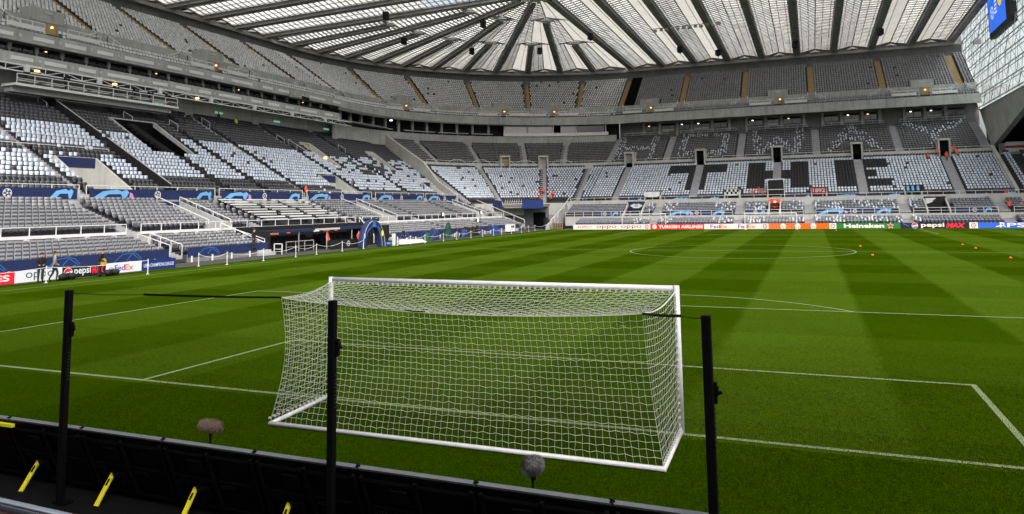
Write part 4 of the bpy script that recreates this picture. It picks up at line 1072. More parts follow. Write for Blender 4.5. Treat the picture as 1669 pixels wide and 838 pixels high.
# ------------------------------------------------------------------ ROOF
roof = thing('stadium_roof', 'translucent ribbed roof on dark trusses over the left, corner and far stands', 'roof', (-60, 130, 36))
def roofz(r, rb): return 38.3 - (38.3 - 36.75) * max(0, r) / rb
def roof_truss(A, B, w=1.2, d=.75, taper=0.55):
    """dark box truss hung under the glazing: gutter box, two pale bottom chords, rungs"""
    A = Vector(A); B = Vector(B); dv = (B - A); L = dv.length; dv.normalize(); u = Vector((dv.y, -dv.x, 0)).normalized()
    mb = MB()
    Zu = Vector((0, 0, 1))
    wa = w * taper
    q = [A - u * wa / 2, A + u * wa / 2, B + u * w / 2, B - u * w / 2]
    mb.hexa([p + Zu * .22 for p in q] + [p + Zu * d for p in q]); t = mb.build('roof_truss', 'dark_steel', roof)
    mb = MB()
    for s_ in (-1, 1):
        mb.bar(A + u * s_ * wa / 2 + Zu * .1, B + u * s_ * w / 2 + Zu * .1, .16, .16)
        mb.bar(A + u * s_ * (wa / 2 + .12) + Zu * (d - .1), B + u * s_ * (w / 2 + .12) + Zu * (d - .1), .14, .14)
    mb.build('truss_chord', 'truss_steel', t)
    mb = MB(); n = max(2, int(L / 1.6))
    for k in range(n):
        p = A.lerp(B, (k + .5) / n) + Zu * .1; ww = lerp(wa, w, (k + .5) / n); mb.bar(p - u * (ww / 2 - .09), p + u * (ww / 2 - .09), .09)
    mb.build('truss_rung', 'truss_steel', t)
    return t
def glaze(A0, A1, B0, B1, name='roof_panel', mat='roof_glazing', ridge=.75, step=1.15, clear_from=None, bars=True, heavy=True, zoff=.62):
    """one bay between truss lines A (A0 inner, A1 back) and B: two sheets meeting at a ridge, with glazing bars"""
    A0, A1, B0, B1 = map(Vector, (A0, A1, B0, B1)); Zu = Vector((0, 0, 1))
    A0, A1, B0, B1 = (p + Zu * zoff for p in (A0, A1, B0, B1))
    M0 = (A0 + B0) / 2 + Zu * ridge * min(1, (A0 - B0).length / 7.5); M1 = (A1 + B1) / 2 + Zu * ridge
    root = None
    VAR = ('roof_glazing', 'roof_glazing_b', 'roof_glazing', 'roof_glazing_c')
    pick = lambda mm: random.choice(VAR) if mm == 'roof_glazing' else mm
    for k, (P0, P1, Q0, Q1) in enumerate(((A0, A1, M0, M1), (M0, M1, B0, B1))):
        mb = MB()
        if clear_from is not None:
            f = clear_from
            mb.quad(P0.lerp(P1, f), P1, Q1, Q0.lerp(Q1, f)); o = mb.build(name, pick(mat if isinstance(mat, str) else mat[k]), roof, fix=False)
            mb = MB(); mb.quad(P0, P0.lerp(P1, f), Q0.lerp(Q1, f), Q0); mb.build('clear_panel', 'roof_clear', o, fix=False)
        else:
            mb.quad(P0, P1, Q1, Q0); o = mb.build(name, pick(mat if isinstance(mat, str) else mat[k]), roof, fix=False)
        if not isinstance(mat, str) and mat[k] == 'roof_glazing_dull':
            mb = MB(); mb.bar(P0.lerp(Q0, .5) - Zu * .1, P1.lerp(Q1, .5) - Zu * .1, .08, .08); mb.build('glazing_bars', 'truss_steel', o, fix=False); root = root or o; continue
        mb = MB(); L = ((P1 - P0).length + (Q1 - Q0).length) / 2; n = max(3, int(L / step))
        for i in range(n + 1):
            t = i / n; mb.bar(P0.lerp(P1, t) - Zu * .09, Q0.lerp(Q1, t) - Zu * .09, .30 if heavy else .16, .14)
        for f in (.33, .67): mb.bar(P0.lerp(Q0, f) - Zu * .2, P1.lerp(Q1, f) - Zu * .2, .10, .08)
        mb.build('glazing_bars', 'truss_steel', o, fix=False)['kind'] = 'stuff'
        root = root or o
    mb = MB(); mb.bar(M0 - Zu * .12, M1 - Zu * .12, .16, .16); mb.build('ridge_bar', 'dark_steel', root)
    # pale closing gable at the back of the bay
    mb = MB(); C = (A1 + B1) / 2; d = (A1 - A0).normalized()
    s_ = (B1 - A1) * .17; mb.add([C - s_ - Zu * .25 - d * .1, C + s_ - Zu * .25 - d * .1, C + Zu * .35 - d * .1, C - d * 1.3 - Zu * .30], [(0, 1, 2), (0, 3, 1), (0, 2, 3), (1, 3, 2)]); mb.build('bay_end_cap', 'steel_pale', root)
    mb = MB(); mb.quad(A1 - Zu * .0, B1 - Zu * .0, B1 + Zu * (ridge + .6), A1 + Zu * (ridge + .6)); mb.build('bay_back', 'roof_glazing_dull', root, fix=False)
    return root
RB0, RB1 = 55.0, 63.0
hub = Vector((HX, HY, roofz(0, 55)))
def backC(t): lam = t / 90.0; rb = lerp(RB0, RB1, lam); return Vector(PC(t, rb, 36.75))
# straight left roof: trusses parallel to X
RIN = -6.0
YL = [HY - 1.2 - 7.55 * k for k in range(12)]
for y in YL: roof_truss(PL(y, RIN, roofz(RIN, RB0)), PL(y, RB0, 36.75), taper=1.0)
for k in range(len(YL) - 1):
    glaze(PL(YL[k + 1], RIN, roofz(RIN, RB0)), PL(YL[k + 1], RB0, 36.75), PL(YL[k], RIN, roofz(RIN, RB0)), PL(YL[k], RB0, 36.75), clear_from=.42, heavy=False)
# straight far roof: trusses parallel to Y
XF = [HX + 1.2 + 7.5 * k for k in range(10)]
for x in XF: roof_truss(PF(x, RIN, roofz(RIN, RB1)), PF(x, RB1, 36.75), taper=1.0)
for k in range(len(XF) - 1):
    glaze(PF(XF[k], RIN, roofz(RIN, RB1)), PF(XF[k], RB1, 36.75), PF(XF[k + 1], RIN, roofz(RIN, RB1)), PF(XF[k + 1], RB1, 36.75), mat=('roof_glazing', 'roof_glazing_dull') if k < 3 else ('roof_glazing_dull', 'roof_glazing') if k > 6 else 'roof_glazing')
# fan over the corner: every fourth truss reaches the hub, the others stop at white diamond nodes
NA = 12
inner = {0: .06, 1: .56, 2: .27, 3: .56}
tips = {}
for k in range(NA + 1):
    t = k * 90.0 / NA; B = backC(t); f = inner[k % 4] if k % 4 else .06
    if k in (0, NA): f = .06
    A = hub.lerp(B, f); tips[k] = (A, B, f)
    if 0 < k < NA: roof_truss(A, B, 1.15, .75, .8)
    if k % 4:
        n = MB(); d = (B - A).normalized(); u = Vector((d.y, -d.x, 0))
        c = A + Vector((0, 0, .75)); s_ = 1.9
        n.add([c - d * 1.2, c + u * s_, c + d * 1.0, c - u * s_, c + Vector((0, 0, .75)), c - Vector((0, 0, .55))], [(0, 1, 5), (1, 2, 5), (2, 3, 5), (3, 0, 5), (1, 0, 4), (2, 1, 4), (3, 2, 4), (0, 3, 4)])
        n.build('truss_node', 'white_paint', roof)
# glazing of the fan: sheets between neighbouring truss lines, bay widths halving outwards
def on(k, f): return hub.lerp(backC(k * 90.0 / NA), f)
for g in range(0, NA, 4):
    for a, b, f0, f1 in ((g, g + 4, .06, .27), (g, g + 2, .27, .56), (g + 2, g + 4, .27, .56), (g, g + 1, .56, 1), (g + 1, g + 2, .56, 1), (g + 2, g + 3, .56, 1), (g + 3, g + 4, .56, 1)):
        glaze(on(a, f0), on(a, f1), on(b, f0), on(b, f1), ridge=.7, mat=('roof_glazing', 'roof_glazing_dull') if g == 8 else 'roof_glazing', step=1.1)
mb = MB()
for k in range(14):
    a = k * .9; mb.bar(hub + Vector((1.6 * math.cos(a), 1.6 * math.sin(a), -.6)), hub + Vector((-1.4 * math.cos(a * 1.7), 1.6 * math.sin(a * 2.1), 1.2)), .18)
mb.box((hub.x, hub.y, hub.z + .4), (2.4, 2.4, 1.5)); mb.build('roof_hub', 'steel_pale', roof)
# back gutter line
mb = MB(); sweep_closed(mb, PL, [Y0, HY], [(54.2, 36.2), (54.2, 36.75), (55.0, 36.75), (55.0, 36.2)]); sweep_closed(mb, PC, frange(0, 90, 36), lambda t: [(lerp(54.2, 62.2, t / 90), 36.2), (lerp(54.2, 62.2, t / 90), 36.75), (lerp(55, 63, t / 90), 36.75), (lerp(55, 63, t / 90), 36.2)]); sweep_closed(mb, PF, [HX, 36.8], [(62.2, 36.2), (62.2, 36.75), (63.0, 36.75), (63.0, 36.2)])
mb.build('back_gutter', 'dark_steel', roof)
# steel lattice seen through the clear panels of the left roof
mb = MB()
for k in range(len(YL) - 1):
    ya, yb = YL[k + 1], YL[k]
    for i in range(9):
        r0 = RIN + 3 + i * 4.4; z0 = roofz(r0, RB0) + 2.4
        mb.bar(PL(ya, r0, z0), PL(yb, r0 + 4.4, z0 + 1.2), .12); mb.bar(PL(yb, r0, z0), PL(ya, r0 + 4.4, z0 + 1.2), .12); mb.bar(PL(ya, r0, z0 + 1.4), PL(yb, r0, z0 + 1.4), .14)
mb.build('upper_bracing', 'steel_pale', roof, fix=False)['kind'] = 'stuff'
# loudspeaker boxes and lamp rows
def speaker(p, rz, lab):
    t = thing('loudspeaker', lab, 'speaker', p, 'loudspeakers under the roof')
    mb = MB(); mb.box(p, (1.0, .9, 1.1), rz); mb.prism([(p[0] - .5, p[1] - .45, p[2] - .55), (p[0] + .5, p[1] - .45, p[2] - .55), (p[0], p[1] - .45, p[2] - .85)], (0, .9, 0)); mb.build('cabinet', 'near_black', t)
    mb = MB(); mb.bar((p[0], p[1], p[2] + .5), (p[0], p[1], p[2] + 1.4), .08); mb.build('hanger', 'near_black', t)
for (x, y, z, lab) in ((-59.5, 91.5, 36.9, 'black loudspeaker highest and furthest left under the left roof'), (-66.0, 108.5, 36.6, 'black loudspeaker under the fan roof, above the pale left corner seats'), (-47.0, 104.0, 36.9, 'black loudspeaker close to the roof hub on its left'), (-58.0, 122.5, 36.6, 'black loudspeaker midway up the fan roof'),
                       (-45.0, 128.0, 36.5, 'black loudspeaker right of the centre of the fan'), (-32.0, 121.0, 36.7, 'black loudspeaker on the first straight truss of the far roof'), (-18.0, 140, 36.5, 'black loudspeaker on the third far truss'), (-11.0, 147, 36.5, 'black loudspeaker near the back of the fourth far truss'), (20.0, 141.5, 36.6, 'black loudspeaker on the eighth far truss'), (4.5, 146.0, 36.5, 'black loudspeaker on the sixth far truss')):
    speaker((x, y, z), R(20), lab)
lr = thing('lamp_row', 'row of grey floodlights hung between two far roof trusses', 'floodlight', (-14, 121, 36))
for k in range(12):
    x = -19.5 + k * 1.05; mb = MB(); mb.box((x, 121.5 + .5 * (k % 2), 36.5 + .25 * (k % 2)), (.55, .5, .45), .3 * (k % 3)); mb.build('lamp_head', 'truss_steel', lr)
mb = MB(); mb.bar((-20, 121.8, 37.0), (-7.5, 121.8, 37.0), .12); mb.build('lamp_bar', 'truss_steel', lr)

# ------------------------------------------------------------------ GLAZED GABLE WALL
GX = 37.0
gab = thing('glazed_gable', 'tall pale glazed gable wall with steel lattice at the right end of the far stand', 'wall', (GX, 130, 21))
poly_top = lambda y: 36.9 + (161.0 - y) * .028 + 1.3
ys = [160.9 - 5.2 * k for k in range(14)]
def ylow(z):   # back edge of the glass follows the raked upper tier
    return lerp(149.6, 161.2, max(0, min(1, (z - 21.4) / 15.2)))
zs = [21.3 + 2.15 * k for k in range(9)]
for j in range(8):
    z0, z1 = zs[j], zs[j + 1]
    ya0, ya1 = ylow(z0), ylow(z1)
    cols = [92 + 9.3 * k for k in range(9)]
    for k in range(8):
        yb, y = cols[k], cols[k + 1]
        if yb >= ya0 - .3: continue
        y0_, y1_ = min(y, ya0), min(y, ya1)
        mb = MB(); mb.quad((GX, y0_ - .01, z0 + .03), (GX, yb + .01, z0 + .03), (GX, yb + .01, z1 - .03), (GX, y1_ - .01, z1 - .03)); mb.build('pane', 'gable_glass', gab, fix=False)
mb = MB()
for z in zs: mb.bar((GX - .03, ylow(z), z), (GX - .03, 92, z), .09, .10)
mb.build('transom', 'truss_steel', gab)
mb = MB(); mb.bar((GX - .06, 149.6, 21.3), (GX - .06, 161.2, 36.8), .5, .4); mb.build('edge_trim', 'white_paint', gab)
mb = MB()
for k in range(36):
    y = 163 - k * 2.07
    for j in range(8):
        z = 21.4 + j * 2.15
        if y > ylow(z) - .4: continue
        if (k + j) % 2: mb.bar((GX - .3, y, z), (GX - .5, y - 2.07, z + 2.15), .06)
        else: mb.bar((GX - .3, y - 2.07, z), (GX - .5, y, z + 2.15), .06)
        if k % 3 == 0: mb.bar((GX - .55, y, z), (GX - .55, y - 3.6 + (j % 3) * 1.4, z + 2.15), .07)
for j in range(9):
    mb.bar((GX - .5, ylow(21.4 + j * 2.15) - .5, 21.55 + j * 2.15), (GX - .5, 92, 21.55 + j * 2.15), .14)
mb.build('steel_lattice', 'truss_steel', gab, fix=False)['kind'] = 'stuff'
# solid grey wall below the glass
sg = MB(); sg.prism([(GX, 150.2, 21.25), (GX + .0, 142.6, 13.55), (GX, 92.0, 22.6 - .001), (GX, 92, 21.25)][:2] + [(GX, 103.0, 21.25)], (.9, 0, 0)); sgw = sg.build('sloping_wall', 'concrete', None)
tag(sgw, 'plain grey wedge of wall below the glazed gable', 'wall')
mb = MB(); mb.prism([(GX + .05, 161.3, 31), (GX + .05, 149.8, 21.3), (GX + .05, 137.5, 13.2), (GX + .05, 122.6, 5.2), (GX + .05, 122.6, 5.2 - 1), (GX + .05, 161.3, 5)], (.8, 0, 0))
# big screen on the gable
scr = thing('big_screen', 'blue video screen in a black frame on the glazed gable', 'screen', (GX - .5, 126, 32))
mb = MB(); mb.box((GX - .55, 125.2, 35.9), (.9, 14.4, 8.9)); mb.build('screen_case', 'near_black', scr)
mb = MB(); mb.box((GX - 1.02, 126.2, 36.2), (.06, 11.2, 7.6)); pnl = mb.build('screen_panel', 'screen_blue', scr)
Os = Vector((GX - 1.05, 131.8, 32.4)); sux, suz = Vector((0, -1, 0)), Vector((0, 0, 1))
mb = MB(); flat(mb, [(8.2 + 1.5 * math.cos(k * .449), 4.6 + 1.7 * math.sin(k * .449)) for k in range(14)], Os, sux, suz, .02); mb.build('screen_emblem', 'screen_yellow', pnl, fix=False)
mb = MB(); ball_mark(mb, Os + sux * 2.6 + suz * 3.0, sux, suz, 1.1, .02); mb.build('screen_emblem', 'led_white', pnl, fix=False)
mb = MB()
for k in range(4): flat(mb, [(4.2 + .1 * k, 2.4 + k * .62), (6.0 - .2 * (k % 2), 2.4 + k * .62), (6.0 - .2 * (k % 2), 2.75 + k * .62), (4.2 + .1 * k, 2.75 + k * .62)], Os, sux, suz, .02)
mb.build('screen_writing', 'led_white', pnl, fix=False)
mb = MB(); flat(mb, [(1.2, .4), (2.2, 1.3), (2.8, .6), (3.2, 1.5), (4.2, .5), (3.2, .9), (2.6, .25), (2.0, .8)], Os, sux, suz, .02); mb.build('screen_emblem', 'led_blue', pnl, fix=False)
mb = MB(); mb.box((GX - 1.2, 141.5, 33.0), (1.2, .8, .7)); mb.bar((GX - 1.2, 141.5, 33.3), (GX - .1, 143, 36.5), .1); sp = mb.build('wall_floodlight', 'truss_steel'); tag(sp, 'small grey floodlight bracketed to the glazed gable below the roof edge', 'floodlight')

# ------------------------------------------------------------------ the dark stand beyond the gable
def rowsR(sec): return FP[sec]
for s_ in ('s1', 's2', 's3'): terrace(PF, [XR + .6, 62], lambda u: FP[s_], .8, low, .9)
bag = SeatBag()
for sec in ('s1', 's2', 's3'):
    for i, (r, z) in enumerate(FP[sec]):
        bag.row(PF, sec, i, r, z, XR + .9, 60, [(38.3, 39.7, 0, 99)] if sec == 's3' else [(47, 48.5, 0, 99)], (lambda s_, i_, u: ('w' if s_ == 's3' and 0 < i_ < 16 and bandnoise(i_, u) > .08 else ('d' if s_ == 's3' else 'b'))), .5)
bag.flush(low, 'white cards laid over the seats beyond the low concrete kerb at far right')
mb = MB(); mb.box((52, HY + 42.5, 9.5), (29, .6, 9.0)); mb.build('rear_wall', 'concrete', low)
mb = MB(); mb.box((54, HY + 54, 13.0), (32, .6, 26)); mb.build('inner_wall', 'black', low)
mb = MB(); mb.prism([(GX + 1.0, 151.0, 22.5), (GX + 1.0, 142.4, 14.2), (GX + 1.0, 100.5, 22.5)], (0.05, 0, 0)); 
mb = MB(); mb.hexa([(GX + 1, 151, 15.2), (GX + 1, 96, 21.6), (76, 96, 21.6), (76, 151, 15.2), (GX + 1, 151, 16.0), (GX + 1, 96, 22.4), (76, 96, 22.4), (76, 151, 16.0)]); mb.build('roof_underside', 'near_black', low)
mb = MB(); mb.box((70, 125, 8), (.6, 60, 20)); mb.build('side_wall', 'near_black', low)
fl = thing('wall_flag', 'white flag with a red cross hung on the wall at the far right edge', 'flag', (42, HY + 39.3, 13))
mb = MB(); mb.box((41.2, HY + 39.0, 13.1), (7.0, .03, 1.7)); mb.build('cloth', 'steel_pale', fl)
mb = MB(); mb.box((41.2, HY + 38.97, 13.1), (.8, .03, 1.7)); mb.box((41.2, HY + 38.96, 13.1), (7.0, .03, .45)); mb.build('cloth_cross', 'red', fl)
cgang(low, PF, [XR + .7, 60], sh0, 39.3, 40.5, 11.2, 12.2)
# ------------------------------------------------------------------ NEAR GOAL
goal = thing('football_goal', 'large white goal with a white net in the foreground', 'goal', (0, 0, 0))
def cyl(p, q, r, name, mat, par, n=16):
    mb = MB(); mb.bar(p, q, 2 * r, n=n); o = mb.build(name, mat, par, smooth=False)
    for f in o.data.polygons: f.use_smooth = len(f.vertices) == 4
    return o
cyl((-3.72, 0, 0), (-3.72, 0, 2.556), .051, 'post', 'goal_white', goal); cyl((3.72, 0, 0), (3.72, 0, 2.556), .051, 'post', 'goal_white', goal)
cyl((-3.66, 0, 2.505), (3.66, 0, 2.505), .050, 'crossbar', 'goal_white', goal)
BL, BR = (-3.56, -2.05, .04), (3.78, -2.0, .04)
cyl((-3.72, -.05, .045), BL, .04, 'side_frame', 'goal_white', goal); cyl((3.72, -.05, .045), BR, .04, 'side_frame', 'goal_white', goal)
cyl((BL[0] - .03, BL[1], BL[2]), (BR[0] + .03, BR[1], BR[2]), .038, 'back_frame', 'goal_white', goal)
# net: three sheets of knotted cord, sagging between the corners
TL, TR = Vector((-3.40, -2.0, 2.36)), Vector((3.53, -2.0, 2.33))
def topback(s): return TL.lerp(TR, s) + Vector((0, .10 * math.sin(math.pi * s), -.17 * math.sin(math.pi * s) ** .8))
def bar_pt(s): return Vector((-3.66 + 7.32 * s, -.05, 2.46))
def roofnet(s, t): 
    p = bar_pt(s).lerp(topback(s), t); p.z -= .13 * math.sin(math.pi * t) * (.5 + .5 * math.sin(math.pi * s)); return p
def backnet(s, t):
    a = topback(s); b = Vector(BL).lerp(Vector(BR), s) + Vector((0, 0, .04)); p = a.lerp(b, t)
    p.y += .16 * math.sin(math.pi * min(1, t * 1.05)) * (1 if t < .96 else 1) - .0
    p.x += (.07 if s < .5 else -.07) * math.sin(math.pi * t) * abs(2 * s - 1) ** 4
    return p
def sidenet(sgn):
    def f(s, t):      # s from post to back, t from top to bottom
        top = (Vector((-3.70 if sgn < 0 else 3.70, -.05, 2.45)).lerp(TL if sgn < 0 else TR, s)); top.z -= .10 * math.sin(math.pi * s)
        bot = Vector((sgn * 3.72, -.05, .09)).lerp(Vector(BL if sgn < 0 else BR) + Vector((0, 0, .04)), s)
        p = top.lerp(bot, t); k = math.sin(math.pi * t); p.y += .16 * k * s ** 3; p.x += (-sgn) * (.07 * k * s ** 2); return p
    return f
def cords(fn, ns, nt, r, zig=.009):
    V = []; F = []
    rnd = random.Random(3)
    G = [[fn(i / ns, j / nt) for j in range(nt + 1)] for i in range(ns + 1)]
    K = {}
    for i in range(ns + 1):
        for j in range(nt + 1):
            e_ = i in (0, ns) or j in (0, nt)
            d = Vector((rnd.gauss(0, .004), rnd.gauss(0, .004), rnd.gauss(0, .004) + (zig if (i + j) % 2 else -zig))) if not e_ else Vector((0, 0, 0))
            K[i, j] = G[i][j] + d
    def strand(pts, r):
        b = len(V); m = len(pts)
        for k, p in enumerate(pts):
            d = (pts[min(k + 1, m - 1)] - pts[max(k - 1, 0)]).normalized(); u = Vector((.3, .8, .5)).cross(d).normalized(); v = d.cross(u)
            for a in range(3): V.append(p + u * r * math.cos(a * 2.094) + v * r * math.sin(a * 2.094))
        for k in range(m - 1):
            for a in range(3): F.append((b + k * 3 + a, b + k * 3 + (a + 1) % 3, b + (k + 1) * 3 + (a + 1) % 3, b + (k + 1) * 3 + a))
    for j in range(nt + 1): strand([K[i, j] for i in range(ns + 1)], r * 1.25)
    for i in range(ns + 1): strand([K[i, j] for j in range(nt + 1)], r * .85)
    return np.array([tuple(p) for p in V]), np.array(F)
for nm, fn, ns, nt in (('roof_net', roofnet, 64, 18), ('back_net', backnet, 64, 21), ('side_net', sidenet(-1), 17, 21), ('side_net', sidenet(1), 17, 21)):
    V, F = cords(fn, ns, nt, .0034); o = npmesh(nm, V, F, 'net_white', goal); o['kind'] = 'stuff'
mb = MB(); mb.tube([topback(k / 40) for k in range(41)], .008, 5); mb.tube([sidenet(1)(k / 12, 0) for k in range(13)], .014, 5); mb.tube([sidenet(-1)(k / 12, 0) for k in range(13)], .009, 5)
mb.build('edge_rope', 'net_white', goal)
# clips tying the net along posts and bar
mb = MB()
for k in range(60): mb.box((-3.6 + 7.2 * k / 59, -.055, 2.445), (.03, .03, .05))
for sg in (-1, 1):
    for k in range(19): mb.box((sg * 3.70, -.06, .15 + k * .123), (.035, .035, .03))
    for k in range(15): mb.box((sg * 3.72 + (.03 if sg < 0 else .05) * k / 15, -.1 - k * .13, .10), (.04, .035, .03))
mb.build('net_clips', 'net_white', goal)['kind'] = 'stuff'
# ------------------------------------------------------------------ net poles with straps
POLES = ((-3.79, 'left'), (.70, 'middle'), (5.04, 'right'))
for x, w_ in POLES:
    t = thing('net_pole', 'tall black net pole behind the goal, %s of three' % {'left': 'leftmost', 'middle': 'middle', 'right': 'rightmost'}[w_], 'pole', (x, -6.05, 0), 'black net poles')
    mb = MB(); mb.box((x, -6.05, 1.465), (.09, .08, 2.93)); bm_ = mb.build('shaft', 'black', t)
    md = bm_.modifiers.new('b', 'BEVEL'); md.width = .012; md.segments = 2
    mb = MB(); mb.box((x, -6.0, .025), (.22, .16, .02)); mb.build('base_plate', 'black', t)
    mb = MB(); z = 2.38 if w_ != 'right' else 2.2
    mb.box((x + .058, -6.03, z), (.035, .05, .20)); mb.box((x + .065, -6.03, z + .02), (.045, .06, .08)); mb.bar((x + .05, -6.03, z - .02), (x + .12, -6.03, z + .01), .03); mb.build('cleat', 'black', t)
    mb = MB()
    for k in range(9): mb.box((x + .048, -6.05, 1.70 + k * .045), (.012, .03, .018))
    mb.build('notches', 'near_black', t)['kind'] = 'stuff'
def strap(a, b, f, lab, w=.035):
    a = Vector(a); b = Vector(b); m = a.lerp(b, f); pts = lambda p, q, s_: [p.lerp(q, k / 8) - Vector((0, 0, s_ * math.sin(math.pi * k / 8))) for k in range(9)]
    t = thing('net_strap', lab, 'strap', tuple(b), 'straps holding the net')
    mb = MB(); mb.tube(pts(a, m, .015), .005, 5); mb.build('thin_cord', 'black', t)
    mb = MB(); P_ = pts(m, b, .01)
    for p, q in zip(P_[:-1], P_[1:]): mb.bar(p, q, .012, w)
    mb.build('webbing', 'black', t)
strap((-3.79, -6.0, 2.88), TL, .28, 'black strap from the left pole to the net corner')
strap((5.04, -6.0, 2.90), TR, .30, 'black strap from the right pole to the net corner')
strap((.70, -6.0, 2.87), topback(.44) + Vector((0, 0, .02)), .72, 'dark strap from the middle pole to the back edge of the net', .02)
# ------------------------------------------------------------------ near perimeter boards seen from behind
TILT = Vector((0, -.40, .965)); nb = TILT.normalized()
by0 = -5.44
def board_pt(x, s, off=0.0):    # s 0..1 up the board; off>0 towards camera
    n = Vector((0, -nb.z, nb.y)); n = Vector((0, -.9217, -.388)); return Vector((x, by0, .02)) + TILT * s + n * off
k = 0; x = -9.5
for k in range(9):
    x0 = -6.69 + k * 1.53; x1 = x0 + 1.518
    t = thing('perimeter_board', 'black back of a perimeter board, %s from the left in the foreground' % ('first', 'second', 'third', 'fourth', 'fifth', 'sixth', 'seventh', 'eighth', 'ninth')[k], 'board', ((x0 + x1) / 2, by0, 0), 'perimeter boards behind the goal')
    mb = MB(); q = [board_pt(x0, 0, 0), board_pt(x1, 0, 0), board_pt(x1, 0, .06), board_pt(x0, 0, .06)]; r_ = [board_pt(x0, 1, 0), board_pt(x1, 1, 0), board_pt(x1, 1, .06), board_pt(x0, 1, .06)]
    mb.hexa(q + r_); pn = mb.build('panel', 'black', t)
    mb = MB(); mb.hexa([board_pt(x0, 1.002, -.005), board_pt(x1, 1.002, -.005), board_pt(x1, 1.002, .05), board_pt(x0, 1.002, .05), board_pt(x0, 1.025, -.005), board_pt(x1, 1.025, -.005), board_pt(x1, 1.025, .05), board_pt(x0, 1.025, .05)]); mb.build('top_cap', 'cap_grey' if 'cap_grey' in MATS else pmat('cap_grey', (.15, .16, .165), .5, .15, 6), t)
    mb = MB()   # cabinet ribs, latches and bolts on the back
    for xx in (x0 + .05, x1 - .05, (x0 + x1) / 2): mb.bar(board_pt(xx, .05, .085), board_pt(xx, .95, .085), .045, .045)
    for s_ in (.12, .55, .9): mb.bar(board_pt(x0 + .08, s_, .075), board_pt(x1 - .08, s_, .075), .03, .03)
    mb.build('frame_rib', 'board_rib', pn)
    for s_ in (.35, .75):
        mb = MB(); mb.hexa([board_pt((x0 + x1) / 2 - .35, s_ - .08, .062), board_pt((x0 + x1) / 2 - .12, s_ - .08, .062), board_pt((x0 + x1) / 2 - .12, s_ - .08, .11), board_pt((x0 + x1) / 2 - .35, s_ - .08, .11), board_pt((x0 + x1) / 2 - .35, s_ + .08, .062), board_pt((x0 + x1) / 2 - .12, s_ + .08, .062), board_pt((x0 + x1) / 2 - .12, s_ + .08, .11), board_pt((x0 + x1) / 2 - .35, s_ + .08, .11)])
        mb.build('power_box', 'board_rib', pn)
    mb = MB(); mb.box(tuple(board_pt(x1, 1.03, .02)), (.04, .06, .01)); mb.bar(board_pt(x1 - .03, 1.035, .0), board_pt(x1 + .03, 1.035, .03), .012); mb.build('cap_latch', 'black', t)
    ux = Vector((1, 0, 0)); uzv = nb
    for xx in (x0 + .02, x0 + .80): lettering('AOTO', .085, 'led_grey' if False else 'board_print' if 'board_print' in MATS else pmat('board_print', (.055, .055, .055), .6), pn, board_pt(xx, .43, .062) , ux, uzv, 'maker_print', depth=.004)
    # yellow prop
    xp = x0 + .37
    a = board_pt(xp, .385, .07); b = Vector((xp + .02, -5.93, .0)) + Vector((0, -.0, .02)); d = (b - a)
    mb = MB(); mb.bar(a, b, .068, .02); pr_ = mb.build('prop', 'yellow', t)
    mb = MB(); mid = a.lerp(b, .18); mid2 = a.lerp(b, .38); mb.bar(mid + Vector((0, -.012, .008)), mid2 + Vector((0, -.012, .008)), .026, .012); mb.build('prop_slot', 'black', pr_)
mb = MB(); mb.bar(board_pt(-6.0, .965, .10), board_pt(-5.02, .965, .10), .05, .045); o = mb.build('prop_folded', 'yellow'); tag(o, 'yellow prop folded up along the top of the near boards at the left edge', 'prop')
o = sheet('rubber_mat', -7, 8, -6.16, -5.42, .012, 'black_cloth', None); tag(o, 'black rubber mat on the floor behind the near boards', 'mat')
# ------------------------------------------------------------------ furry microphones
def furry_mic(c, ax, L, r, col, lab):
    nm = 'fur_%s' % lab.split()[0]; pmat(nm, col, .95, .35, 40)
    t = thing('furry_microphone', lab, 'microphone', (c[0], c[1], 0), 'pitchside microphones')
    c = Vector(c); ax = Vector(ax).normalized(); u = ax.cross(Vector((0, 0, 1))).normalized(); v = ax.cross(u)
    V = []; F = []; rnd = random.Random(5)
    mb = MB(); n = 14; rings = []
    for i in range(9):
        s_ = -1 + 2 * i / 8; rr = r * math.sqrt(max(.02, 1 - abs(s_) ** 3.2)); rings.append((c + ax * (s_ * L / 2), rr * .9))
    mb.tube([p for p, _ in rings], [q for _, q in rings], n); body = mb.build('windshield', nm, t, smooth=True)
    hb = MB()
    for k in range(2600):     # hairs
        s_ = rnd.uniform(-1, 1); a = rnd.uniform(0, 6.283); rr = r * math.sqrt(max(.02, 1 - abs(s_) ** 3.2)) * .88
        n_ = (u * math.cos(a) + v * math.sin(a)); p = c + ax * (s_ * L / 2) + n_ * rr; d = (n_ + ax * (s_ * .8 + rnd.gauss(0, .4)) + Vector((0, 0, -.35)) + u * rnd.gauss(0, .3)).normalized(); q = p + d * rnd.uniform(.015, .048); w = d.cross(n_ + ax * .3).normalized() * .003
        hb.add([p - w, p + w, q], [(0, 1, 2)])
    h = hb.build('fur', nm, body, fix=False); h['kind'] = 'stuff'
    mb = MB(); mb.bar((c.x, c.y, 0.03), (c.x, c.y, c.z - r * .7), .03, n=8); mb.bar((c.x, c.y, c.z - r * 1.5), (c.x + ax.x * .05, c.y + ax.y * .05, c.z - r * .5), .045); 
    for k in range(3): mb.bar((c.x, c.y, .22), (c.x + .28 * math.cos(k * 2.09), c.y + .28 * math.sin(k * 2.09), .0), .022)
    mb.build('stand', 'black', t)
furry_mic((-2.15, -5.0, .93), (.93, .30, -.10), .34, .082, (.20, .14, .105), 'brown furry microphone on a short stand left of the goal centre')
furry_mic((2.81, -5.0, .94), (.35, .93, .05), .26, .108, (.165, .162, .158), 'grey furry microphone on a short stand near the right of the goal')
